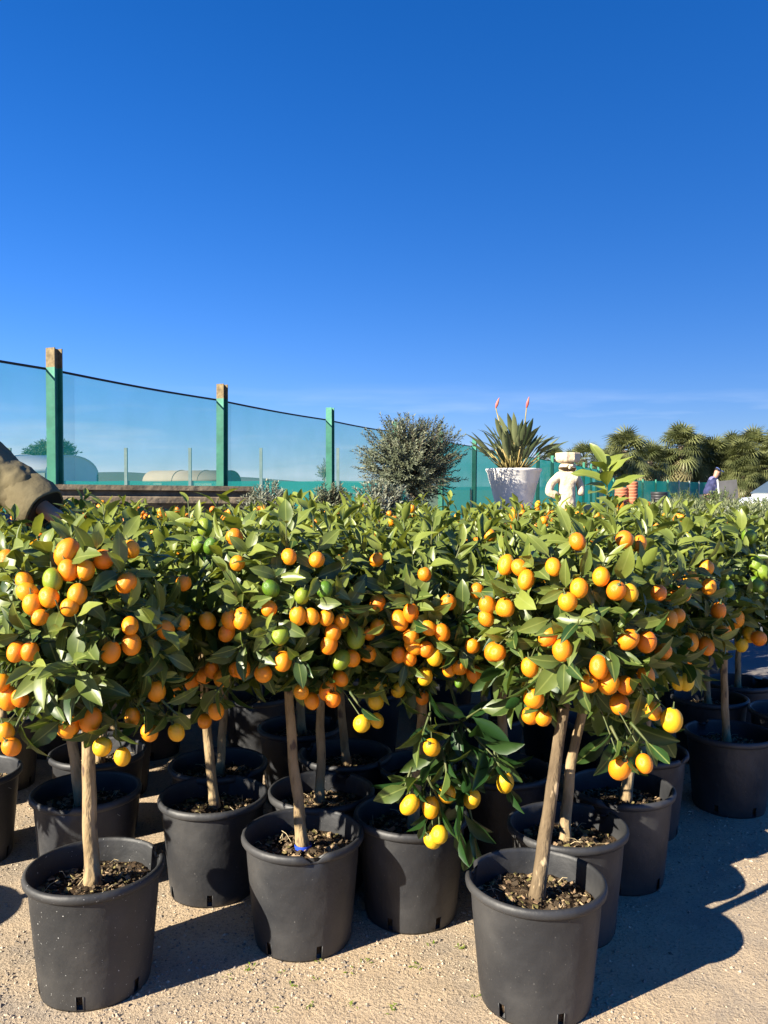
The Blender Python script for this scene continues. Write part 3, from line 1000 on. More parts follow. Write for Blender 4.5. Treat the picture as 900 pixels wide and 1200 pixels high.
# low net fence closing the far end
lf0, lf1 = Vector((16.4, 63.5, 0)), Vector((35.5, 90, 0))
ld = (lf1 - lf0); ll = ld.length; ld.normalize()
lowf = empty('low_net_fence', lf0, 'low turquoise net fence with pale posts in front of the palms', 'fence', rz=math.atan2(ld.y, ld.x))
M_PALEPOST = mat('galvanised_post', (.38, .42, .38), None, 5, .5)
npan = 9
for k in range(npan + 1):
    b = MB(); b.box((ll * k / npan, -.08, 1.02), (.11, .11, 2.04)); b.build('post', M_PALEPOST if k > 5 else M_POSTG, lowf, False)
for k in range(npan):
    x0, x1 = ll * k / npan, ll * (k + 1) / npan
    wavy_sheet(x0 + .005, x1 - .005, .03, 1.92, .02, M_NET2, 'net_panel', lowf, .05, 6, 3)
# second fence beyond, on thin posts
f2 = empty('far_post_fence', (-22, 29, 0), 'row of thin grey posts with low green netting beyond the shade net', 'fence')
xs2 = [(u - 450) / FPX * 29 + 22 for u in (-63, 12, 73, 148, 223, 306, 396, 480)]
for x in xs2:
    b = MB(); b.box((x, 0, 1.29), (.10, .10, 2.58)); b.build('post', mat('weathered_post', (.20, .24, .22), None, 5, .7) if x == xs2[0] else bpy.data.materials['weathered_post'], f2, False)
for k in range(len(xs2) - 1):
    wavy_sheet(xs2[k] + .06, xs2[k + 1] - .06, .02, 1.42, .0, M_NET2, 'net_panel', f2, .04, 6, 3)

# ------------------------------------------------------------------ buildings and trees beyond the fence
def arch_shed(name, loc, rz, L_, W_, eave, top, roof_m, wall_m, end_m, label):
    r = empty(name, loc, label, 'shed', rz=rz)
    n = 14
    arc = [(W_ / 2 * math.cos(math.pi * k / n), eave + (top - eave) * math.sin(math.pi * k / n)) for k in range(n + 1)]
    b = MB()
    for sx in (0, L_):
        for (y, z) in arc:
            b.v.append((sx, y, z))
    for k in range(n):
        b.f.append((k, k + 1, n + 2 + k, n + 1 + k)); b.m.append(0)
    ro = b.build('roof', roof_m, r)
    ro.modifiers.new('s', 'SOLIDIFY').thickness = .06
    for k in range(1, int(L_ / 3)):
        q = MB(); q.tube([(k * 3.0, y * 1.003, z + .03) for (y, z) in arc], .04, 4); q.build('roof_rib', roof_m, ro)
    for sy in (-1, 1):
        q = MB(); q.box((L_ / 2, sy * (W_ / 2 - .06), eave / 2), (L_ - .02, .1, eave)); q.build('side_wall', wall_m, r, False)
    for sx in (.05, L_ - .05):
        q = MB()
        q.v = [(sx, -W_ / 2 + .08, 0)] + [(sx, -y * .985, z - .04) for (y, z) in arc] + [(sx, W_ / 2 - .08, 0)]
        q.f = [tuple(range(len(q.v)))]; q.m = [0]
        q.build('end_wall', end_m, r, False)
    return r
M_WHITEFILM = mat('white_film', (.72, .72, .70), (.82, .82, .80), .4, .5)
M_TAN = mat('tan_sheet_roof', (.24, .205, .155), (.30, .26, .20), .3, .8)
M_GREYWALL = mat('grey_shed_wall', (.10, .13, .14), (.15, .18, .18), .4, .8)
M_SHADEWALL = mat('shade_painted_end_wall', (.07, .08, .09), None, .4, .8)  # gable end turned from the sun, its shade put into the colour
p = P(86, 574, 46)
arch_shed('polytunnel', (p.x, p.y, 0), R(168), 16, 5.2, 2.0, 3.05, M_WHITEFILM, M_GREYWALL, M_WHITEFILM, 'white arched polytunnel roof beyond the green net')
p = P(272, 574, 92)
hg = arch_shed('storage_hangar', (p.x, p.y, 0), R(168), 9.5, 5.5, 2.0, 3.3, M_TAN, M_GREYWALL, M_SHADEWALL, 'low tan-roofed hangar with shade-painted arched end beyond the green net')
b = MB(); b.box((2.2, 2.80, 1.55), (2.0, .1, .55)); b.build('panel', mat('cream_panel', (.62, .55, .40), None, 1, .7), hg, False)
b = MB(); b.box((7.6, 2.80, 1.75), (1.0, .1, .25)); b.build('panel', bpy.data.materials['cream_panel'], hg, False)

def bush(name, c, rad, nleaf, lsize, m, seed, tmpl=LEAF_TINY, up=.5, spike=.1, shell=.45, lump=.18, loc=None, zcut=None, stalk=None):
    """foliage spread through an uneven ellipsoid on radiating twigs; returns the mesh, centred on loc"""
    nr = np.random.default_rng(seed); rd = random.Random(seed)
    ns = max(20, nleaf // 14)
    Pp, Dd, Nn, Ss, Tt = [], [], [], [], []
    c = np.array(c); rad = np.array(rad)
    tw = MB()
    for i in range(ns):
        d = unit(nr.normal(0, 1, 3))
        lm = 1 + lump * 1.6 * noise.noise(Vector((d[0] * 2.3, d[1] * 2.3, d[2] * 2.3 + seed)))
        k = (shell + (1 - shell) * rd.random() ** .6) * lm + (spike * rd.random() if rd.random() < .35 else 0)
        e = c + d * rad * k
        if zcut is not None and e[2] < zcut: continue
        ax = unit(d * rad + np.array([0, 0, up * np.mean(rad)]))
        ln = lsize * rd.uniform(2.4, 4.2)
        st = e - ax * ln
        tw.tube([st, e], [lsize * .07, lsize * .03], 3, caps=False)
        u = unit(np.cross(ax, np.array([.3, .8, .52]))); w = np.cross(ax, u)
        tone = rd.random()
        for j in range(14):
            t = (j + .5) / 14
            ph = j * 2.4 + rd.random()
            radial = u * math.cos(ph) + w * math.sin(ph)
            an = R(65 - 35 * t + rd.uniform(-12, 12))
            Pp.append(st + ax * ln * t); Dd.append(ax * math.cos(an) + radial * math.sin(an)); Nn.append(ax * math.sin(an) - radial * math.cos(an) + nr.normal(0, .2, 3))
            Ss.append(lsize * rd.uniform(.7, 1.2)); Tt.append(min(1, max(0, tone * .6 + .4 * rd.random())))
    me = scatter(name, tmpl, np.array(Pp), frames(np.array(Dd), np.array(Nn)), np.array(Ss), np.array(Tt), m)
    return me, tw

def shrub(name, u, vtop, vbot, wpx, Yd, nleaf, ls, m, seed, label, cat, group=None, trunk=None, **kw):
    top = P(u, vtop, Yd); bot = P(u, vbot, Yd)
    rx = wpx / 2 * Yd / FPX; rz = (top.z - bot.z) / 2
    cz = (top.z + bot.z) / 2
    root = empty(name, (top.x, Yd, 0), label, cat, group)
    me, tw = bush('crown', (0, 0, cz), (rx, rx * .9, rz), nleaf, ls, m, seed, **kw)
    cr = link('crown', me, root, 'stuff')
    tw.build('twigs', M_BARK2, root)
    b = MB()
    tr = trunk or .02
    b.tube([(0, 0, 0), (tr * .4, 0, cz * .4), (0, 0, cz)], [tr * 1.2, tr, tr * .7], 8)
    b.build('trunk', M_BARK2, root)
    # limbs from the trunk into the crown
    for k in range(6):
        a = k * 1.05 + seed
        q = MB(); q.tube([(0, 0, cz - rz * .5), (rx * .3 * math.cos(a), rx * .3 * math.sin(a), cz), (rx * .65 * math.cos(a), rx * .6 * math.sin(a), cz + rz * .35)], [tr * .5, tr * .35, tr * .15], 5)
        q.build('limb', M_BARK2, root)
    return root
M_OLIVE = leaf_mat('olive_leaf', (.045, .062, .032), (.19, .205, .125), 'attr', .12, .5, .3, (1.1, 1.1, .7))
M_GREY = leaf_mat('grey_shrub_leaf', (.10, .115, .075), (.32, .33, .25), 'attr', .12, .7, .2, (1.1, 1.1, .8))
M_PINE = leaf_mat('far_tree_leaf', (.012, .035, .016), (.035, .075, .03), 'attr', .1, .7)
M_BARE = leaf_mat('sparse_tree_leaf', (.06, .08, .04), (.12, .13, .07), 'attr', .1, .7)
M_SHRUB = leaf_mat('rose_shrub_leaf', (.05, .09, .02), (.16, .21, .05), 'attr', .25, .5)
shrub('olive_tree', 483, 482, 592, 128, 8.2, 24000, .038, M_OLIVE, 5, 'round grey-green olive tree standing in front of the net fence', 'olive tree', trunk=.045, up=.45, spike=.16, shell=.12, lump=.22)
shrub('grey_shrub', 316, 566, 628, 66, 6.6, 6000, .034, M_GREY, 11, 'low silvery shrub at the end of the stone trough', 'shrub', up=1.0, spike=.2)
shrub('grey_shrub', 388, 564, 624, 54, 6.5, 5000, .034, M_OLIVE, 12, 'small dull green shrub between the two silvery shrubs', 'shrub', up=1.0, spike=.2)
shrub('grey_shrub', 448, 563, 622, 70, 6.2, 6000, .034, M_GREY, 13, 'pale silvery shrub beneath the round olive tree', 'shrub', up=1.0, spike=.2)
shrub('pine_tree', 60, 514, 548, 54, 100, 15000, .42, M_PINE, 21, 'dark round tree behind the white polytunnel roof', 'tree', trunk=.25, up=.3, shell=.3, lump=.35)
shrub('pine_tree', 36, 526, 545, 20, 99, 3500, .36, M_PINE, 23, 'small dark tree at the foot of the round one behind the polytunnel', 'tree', trunk=.15, up=.3, shell=.3, lump=.3)
shrub('sparse_tree', 380, 535, 566, 26, 68, 420, .20, M_BARE, 25, 'thin almost bare tree seen through the green net', 'tree', trunk=.07, up=.8, spike=.4, shell=.25)
for k, (u, Yd, w) in enumerate(((845, 20, 60), (800, 21, 46), (895, 19.5, 60))):
    shrub('rose_shrub', u, (573, 574, 581)[k], 602, w, Yd, 2600, .06, M_SHRUB, 31 + k, ['loose green shrub in front of the dark leaning board', 'loose green shrub beside the man in the navy jacket', 'loose green shrub hiding the bonnet of the white car'][k], 'shrub', up=.9, spike=.4)

# grey-green hedge across the lane
hx0, hx1, hY = P(742, 600, 9.6).x, P(985, 600, 9.6).x, 9.6
hroot = empty('hedge', ((hx0 + hx1) / 2, hY, 0), 'long clipped grey-green hedge between the kumquat rows and the man', 'hedge')
hlen = hx1 - hx0
Pp, Dd, Nn, Ss, Tt = [], [], [], [], []
for i in range(15000):
    x = random.uniform(-hlen / 2, hlen / 2); ph = random.uniform(0, math.pi)
    k = random.uniform(.72, 1.05) + .10 * noise.noise(Vector((x * 2.2, ph * 2, 1)))
    y = -.42 * k * math.cos(ph); z = .18 + .74 * k * abs(math.sin(ph)) ** .55
    if random.random() < .25: z *= random.random() ** .5
    d = unit(np.array([random.gauss(0, .5), y * 1.2 + random.gauss(0, .3), .9]))
    Pp.append((x, y, z)); Dd.append(d); Nn.append((random.gauss(0, .4), -1 + random.gauss(0, .4), .3)); Ss.append(random.uniform(.03, .055)); Tt.append(random.random())
link('foliage', scatter('foliage', LEAF_TINY, np.array(Pp), frames(np.array(Dd), np.array(Nn)), np.array(Ss), np.array(Tt), leaf_mat('hedge_leaf', (.06, .085, .03), (.24, .26, .13), 'attr', .15, .6, .3)), hroot, 'stuff')
for k in range(9):
    b = MB(); x = -hlen / 2 + hlen * (k + .5) / 9
    b.tube([(x, 0, 0), (x + .03, .02, .35), (x - .05, .05, .75)], [.025, .02, .01], 6); b.build('stem', M_BARK2, hroot)

# ------------------------------------------------------------------ palms
M_FROND = leaf_mat('palm_frond', (.060, .075, .026), (.20, .215, .085), 'rand', .2, .45, .4, (1.2, 1.2, .6))
M_FRONDDRY = leaf_mat('dry_palm_frond', (.13, .115, .05), (.27, .235, .12), 'rand', .15, .7, .2, (1.2, 1.1, .7))
M_PTRUNK = mat('palm_trunk', (.12, .09, .06), (.24, .19, .13), 5, .9, .6, 12)
def frond_mesh(name, m, nl=15, droop=.25):
    b = MB()
    b.tube([(0, 0, 0), (0, .35, .04), (0, .62, .03)], [.018, .014, .010], 4)
    for k in range(nl):
        a = R(-118 + 236 * k / (nl - 1))
        ln = .62 * (1 - .25 * abs(a) / R(118))
        d = Vector((math.sin(a), math.cos(a), 0)); s = Vector((d.y, -d.x, 0))
        p0 = Vector((0, .60, .03)); w = .030
        pm_ = p0 + d * ln * .55 + Vector((0, 0, .05)); p1 = p0 + d * ln + Vector((0, 0, -droop * ln))
        b.add([p0 - s * .006, p0 + s * .006, pm_ + s * w, pm_ - s * w, p1 + s * .004, p1 - s * .004], [(0, 1, 2, 3), (3, 2, 4, 5)])
    return b.mesh(name, m)
FR = [frond_mesh('frond', M_FROND, 15, .2), frond_mesh('frond', M_FROND, 13, .45), frond_mesh('dry_frond', M_FRONDDRY, 13, .7)]
def palm(u, vtop, Yd, seed, label, sc=1.0, n=64):
    rd = random.Random(seed)
    top = P(u, vtop, Yd)
    root = empty('palm_tree', (top.x, Yd, 0), label, 'palm tree', 'palms behind the low fence')
    hh = top.z - 1.15 * sc
    b = MB(); b.tube([(0, 0, 0), (.1, 0, hh * .5), (0, 0, hh)], [.42, .34, .30], 9); b.build('trunk', M_PTRUNK, root)
    for k in range(n):
        t = k / n
        el = R(82 - 165 * t ** .85 + rd.uniform(-12, 12)); az = k * 2.39996 + rd.uniform(-.3, .3)
        z = hh + .15 - max(0, t - .4) * (hh * .85) * rd.uniform(.6, 1.05)
        dirv = Vector((math.cos(az) * math.cos(el), math.sin(az) * math.cos(el), math.sin(el)))
        dry = t > .72 and rd.random() < .7
        o = link('frond', FR[2] if dry else FR[rd.randrange(2)], root)
        s_ = sc * rd.uniform(1.3, 1.95)
        side = dirv.cross(Vector((0, 0, 1))).normalized() if abs(dirv.z) < .99 else Vector((1, 0, 0))
        nrm = side.cross(dirv)
        m = Matrix((side, dirv, nrm)).transposed().to_4x4() @ Matrix.Rotation(rd.uniform(-.5, .5), 4, 'Y') @ Matrix.Diagonal((s_, s_, s_, 1))
        m.translation = (dirv.x * .25, dirv.y * .25, max(.6, z))
        o.matrix_basis = m
PL = [(648, 531, 72, .75), (684, 526, 74, .8), (733, 512, 78, 1.1), (762, 527, 84, 1.0), (798, 507, 92, 1.25), (836, 520, 95, 1.2), (868, 524, 93, 1.15), (882, 511, 99, 1.3), (912, 515, 95, 1.25), (818, 530, 94, 1.1), (778, 532, 93, 1.1), (712, 533, 76, .8), (848, 538, 94, 1.05), (898, 536, 93, 1.05), (746, 538, 92, 1.0), (790, 545, 93, 1.0), (830, 548, 95, 1.0), (870, 546, 92, 1.0), (722, 528, 90, .9), (668, 534, 78, .7), (858, 516, 100, 1.2), (815, 518, 100, 1.15)]
for k, (u, v, Yd, sc) in enumerate(PL):
    palm(u, v, Yd, 50 + k, next(t for lim, t in ((700, 'small fan palm top showing above the tall net behind the stone figure'), (770, 'shaggy fan palm rising behind the stacked flowerpots'), (826, 'shaggy fan palm rising behind the low turquoise fence'), (866, 'shaggy fan palm rising behind the person in navy'), (999, 'shaggy fan palm rising beyond the white car')) if u < lim), sc, 120 if u > 725 else 70)

# ------------------------------------------------------------------ stone trough
M_STONE = mat('weathered_stone', (.12, .092, .06), (.235, .185, .125), 4, .9, .5, 25, .2, c3=(.09, .075, .06), s3=12, t3=(.52, .68))
pa, pb = P(58, 566, 6.9), P(290, 574, 7.35)
sv = Vector((pb.x - pa.x, pb.y - pa.y, 0)); slen = sv.length
trough = empty('stone_trough', (pa.x, pa.y, 0), 'weathered brown stone trough with moulded rim before the net fence', 'trough', rz=math.atan2(sv.y, sv.x))
zt = 1.145
prof = [(-.30, .72), (-.30, .86), (-.315, .875), (-.315, .905), (-.335, .925), (-.335, .955), (-.37, .985), (-.395, 1.0), (-.395, 1.045), (-.365, 1.06), (-.365, 1.095), (-.41, 1.105), (-.41, zt), (-.30, zt), (-.28, zt - .06), (.28, zt - .06), (.30, zt), (.41, zt), (.41, 1.105), (.365, 1.095), (.365, 1.06), (.395, 1.045), (.395, 1.0), (.335, .955), (.30, .86), (.30, .72)]
b = MB()
npf = len(prof)
for x in (0, slen):
    b.v += [(x, y, z) for (y, z) in prof]
for k in range(npf - 1):
    b.f.append((k, k + 1, npf + k + 1, npf + k)); b.m.append(0)
b.f.append((npf - 1, 0, npf, 2 * npf - 1)); b.m.append(0)
b.f.append(tuple(reversed(range(npf)))); b.m.append(0); b.f.append(tuple(range(npf, 2 * npf))); b.m.append(0)
body = b.build('basin', M_STONE, trough, False); body.rotation_euler.y = R(.55)
for fx in (.16, .84):
    b = MB(); x = slen * fx
    b.box((x, 0, .37), (.42, .50, .74)); b.box((x, 0, .06), (.54, .60, .12)); b.box((x, 0, .69), (.50, .56, .07))
    bevel(b.build('support_block', M_STONE, trough, False), .01)

# ------------------------------------------------------------------ white urn with strelitzia
M_URN = mat('white_urn', (.74, .70, .64), (.82, .79, .74), 6, .6, .1, 20)
up_ = P(602, 549, 8.9)
zr = up_.z
ur = empty('white_urn', (up_.x, 8.9, zr - .50), 'large white plastic urn planter standing beside the stone figure', 'planter')
b = MB()
b.lathe([(.15, 0), (.205, 0), (.21, .02), (.185, .035), (.19, .06), (.222, .20), (.252, .33), (.262, .345), (.262, .36), (.268, .37), (.285, .45), (.298, .47), (.304, .485), (.300, .498), (.28, .50), (.27, .49), (.255, .42)], 40, cap0=True)
b.build('bowl', M_URN, ur)
b = MB(); b.lathe([(.272, .45), (.15, .465), (.01, .47)], 24, cap1=True); b.build('soil', M_SOIL, ur)
M_STREL = leaf_mat('strelitzia_leaf', (.035, .055, .022), (.17, .19, .09), 'rand', .15, .4, .45, (1.2, 1.2, .7))
M_STALK = mat('strelitzia_stalk', (.16, .15, .05), (.40, .29, .10), 8, .6)
st = empty('strelitzia', (up_.x, 8.9, zr - .035), 'dark green strelitzia with two pink buds growing in the white urn', 'plant')
SL = [(leaf_template([0, .2, .5, .8, 1], [.02, .07, .10, .06, .005], c, f)) for c, f in ((.1, .5), (.35, .4), (-.05, .6))]
SLM = [quad_mesh('leaf', v_, q_, M_STREL) for v_, q_ in SL]
rd = random.Random(4)
for k in range(84):
    az = k * 2.4; lean = R(4 + 44 * (k / 84) ** .8 + rd.uniform(-6, 6))
    d = Vector((math.cos(az) * math.sin(lean), math.sin(az) * math.sin(lean), math.cos(lean)))
    ls_ = rd.uniform(.14, .36) * (1 - .2 * k / 84)
    p0 = Vector((math.cos(az) * .12 * k / 84, math.sin(az) * .12 * k / 84, 0))
    p1 = p0 + d * ls_
    d2 = (d + Vector((math.cos(az), math.sin(az), 0)) * .12).normalized()
    b = MB(); b.tube([p0, p0.lerp(p1, .5), p1], [.008, .0065, .005], 5); so_ = b.build('stalk', M_STALK, st)
    n_ = Vector((-math.cos(az) * .8 + rd.uniform(-.6, .6), -math.sin(az) * .8 + rd.uniform(-.6, .6), .5))
    rot = frames(np.array([d2[:]]), np.array([n_[:]]))[0]
    lo = link('leaf', SLM[k % 3], so_)
    sz = rd.uniform(.24, .36)
    m = Matrix(rot.tolist()).to_4x4() @ Matrix.Diagonal((sz, sz, sz, 1)); m.translation = p1
    lo.matrix_basis = m
M_BUD = mat('pink_bud', (.55, .08, .06), (.62, .22, .14), 10, .5)
for (u0, u1, v1, dxx) in ((581, 577, 466, .05), (617, 620, 465, -.012)):
    a = P(596 if u0 < 600 else 607, 549, 8.9); bq = P(u0, 478, 8.9); cq = P(u1 + (8 if u0 < 600 else 0), v1, 8.9)
    off = Vector((up_.x, 8.9, zr - .035))
    b = MB(); b.tube([a - off, (a * .4 + bq * .6) - off + Vector((.01, 0, 0)), bq - off], [.008, .007, .006], 5); fs = b.build('flower_stalk', M_STALK, st)
    b = MB(); b.tube([bq - off, bq.lerp(cq, .35) - off, bq.lerp(cq, .7) - off, cq - off], [.008, .016, .011, .002], 7); b.build('flower_bud', M_BUD, fs)
def pedestal(name, x, y, h, w, label):
    r = empty(name, (x, y, 0), label, 'pedestal')
    b = MB(); b.box((0, 0, .06), (w * 1.15, w * 1.15, .12)); bevel(b.build('foot', M_STONE, r, False), .012)
    b = MB(); b.box((0, 0, h / 2), (w * .9, w * .9, h - .2)); bevel(b.build('shaft', M_STONE, r, False), .012)
    b = MB(); b.box((0, 0, h - .06), (w * 1.1, w * 1.1, .12)); bevel(b.build('cap', M_STONE, r, False), .012)
pedestal('stone_pedestal', up_.x, 8.9, zr - .50, .52, 'dark stone pedestal under the white urn')

# ------------------------------------------------------------------ people and statue helpers
def skin(name, pts, edges, rad, m, parent, sub=2, root=0):
    me = bpy.data.meshes.new(name)
    me.from_pydata([tuple(p) for p in pts], edges, [])
    me.materials.append(m)
    o = link(name, me, parent)
    md = o.modifiers.new('skin', 'SKIN')
    md.use_smooth_shade = True
    for i, v in enumerate(me.skin_vertices[0].data):
        r = rad[i]
        v.radius = r if hasattr(r, '__len__') else (r, r)
        v.use_root = (i == root)
    ss = o.modifiers.new('sub', 'SUBSURF'); ss.levels = sub; ss.render_levels = sub
    return o

M_CREAM = mat('cream_cast_stone', (.50, .40, .27), (.64, .54, .39), 14, .9, .9, 22, .2)
stp = P(664, 590, 8.6)
zb = stp.z - .12
sta = empty('stone_figure', (stp.x, 8.6, zb), 'cream stone figure with hand on hip carrying a flat capital on its head', 'statue')
ptsS = [(0, 0, .10), (.0, 0, .20), (.0, 0, .30), (.01, 0, .40), (.01, 0, .455), (.01, 0, .50),      # hips .. head
        (-.09, -.02, .41), (-.17, -.03, .33), (-.205, -.05, .235), (-.10, -.06, .20),                # left arm on hip
        (.10, .0, .40), (.15, .02, .30), (.14, -.03, .20),                                           # right arm
        (-.05, -.02, .0), (.06, -.01, .0), (.01, 0, .56)]
edS = [(0, 1), (1, 2), (2, 3), (3, 4), (4, 5), (3, 6), (6, 7), (7, 8), (8, 9), (3, 10), (10, 11), (11, 12), (0, 13), (0, 14), (5, 15)]
raS = [.085, .095, .09, .085, .06, .092, .05, .042, .05, .045, .05, .042, .04, .06, .06, .085]
skin('body', ptsS, edS, raS, M_CREAM, sta)
b = MB(); b.lathe([(.02, .545), (.10, .548), (.118, .56), (.128, .575), (.135, .64), (.128, .650), (.02, .655)], 10, cap0=True, cap1=True)
cp_ = b.build('capital', M_CREAM, sta, False); cp_.location.x = .012
b = MB(); b.lathe([(.16, -.06), (.17, -.055), (.17, -.02), (.13, .0), (.10, .04)], 20, cap0=True, cap1=True); b.build('plinth', M_CREAM, sta)
b = MB()
for sx in (-1, 1):
    b.lathe([(.012, -.012), (.016, 0), (.012, .012)], 8, (.01 + sx * .026, -.082, .515), cap0=True, cap1=True)
b.lathe([(.010, -.02), (.016, -.006), (.006, .022)], 8, (.01, -.090, .497), cap0=True, cap1=True)
b.build('face', M_CREAM, sta)
pedestal('stone_pedestal', stp.x, 8.6, zb - .06, .40, 'stone pedestal under the cream figure')

# ------------------------------------------------------------------ bench with stacked pots
M_TERRA = mat('terracotta', (.42, .13, .06), (.55, .21, .11), 12, .8, .2, 40)
M_BLACKP = mat('black_nursery_plastic', (.02, .02, .022), (.04, .04, .042), 12, .5)
M_WOOD = mat('grey_timber', (.16, .12, .085), (.26, .21, .16), 7, .85, .4, 30, stretch=(1, 8, 8))
bY = 10.2
bx0, bx1 = P(706, 580, bY).x, P(792, 580, bY).x
bench = empty('display_bench', ((bx0 + bx1) / 2, bY, 0), 'low timber bench carrying the stacked flowerpots', 'bench')
for k in range(4):
    b = MB(); b.box((0, -.225 + k * .15, .74), (bx1 - bx0, .135, .03)); bevel(b.build('plank', M_WOOD, bench, False), .004)
for sx in (-1, 1):
    for sy in (-1, 1):
        b = MB(); b.box((sx * ((bx1 - bx0) / 2 - .08), sy * .22, .36), (.06, .06, .73)); b.build('leg', M_WOOD, bench, False)
def potlet(r, h, m):
    b = MB(); b.lathe([(r * .6, .004), (r * .68, 0), (r * .88, h * .74), (r * .89, h * .75), (r * 1.0, h * .77), (r * 1.0, h), (r * .92, h), (r * .86, h * .7), (r * .62, .01)], 20, cap0=True, cap1=True)
    return b.mesh('flowerpot', m)
def stack(u, vtop, wpx, m, step, lab, grp):
    r = wpx / 2 * bY / FPX
    me = potlet(r, .15, m)
    zt_ = P(u, vtop, bY).z
    x = P(u, vtop, bY).x
    n = int((zt_ - .15 - .755) / step) + 1
    for k in range(n):
        o = link('flowerpot', me); o.location = (x + random.uniform(-.003, .003), bY - .05, .755 + k * step); o.rotation_euler.z = random.random() * 6
        tag(o, lab, 'flowerpot', grp)
stack(727, 568, 15, M_TERRA, .037, 'terracotta flowerpot in the shorter nested stack behind the tall shoot', 'shorter terracotta stack')
stack(739.5, 562, 13, M_TERRA, .037, 'terracotta flowerpot in the taller nested stack behind the tall shoot', 'taller terracotta stack')
stack(771, 576, 19, M_BLACKP, .034, 'black plastic flowerpot in the nested stack beside the terracotta ones', 'black pot stack')

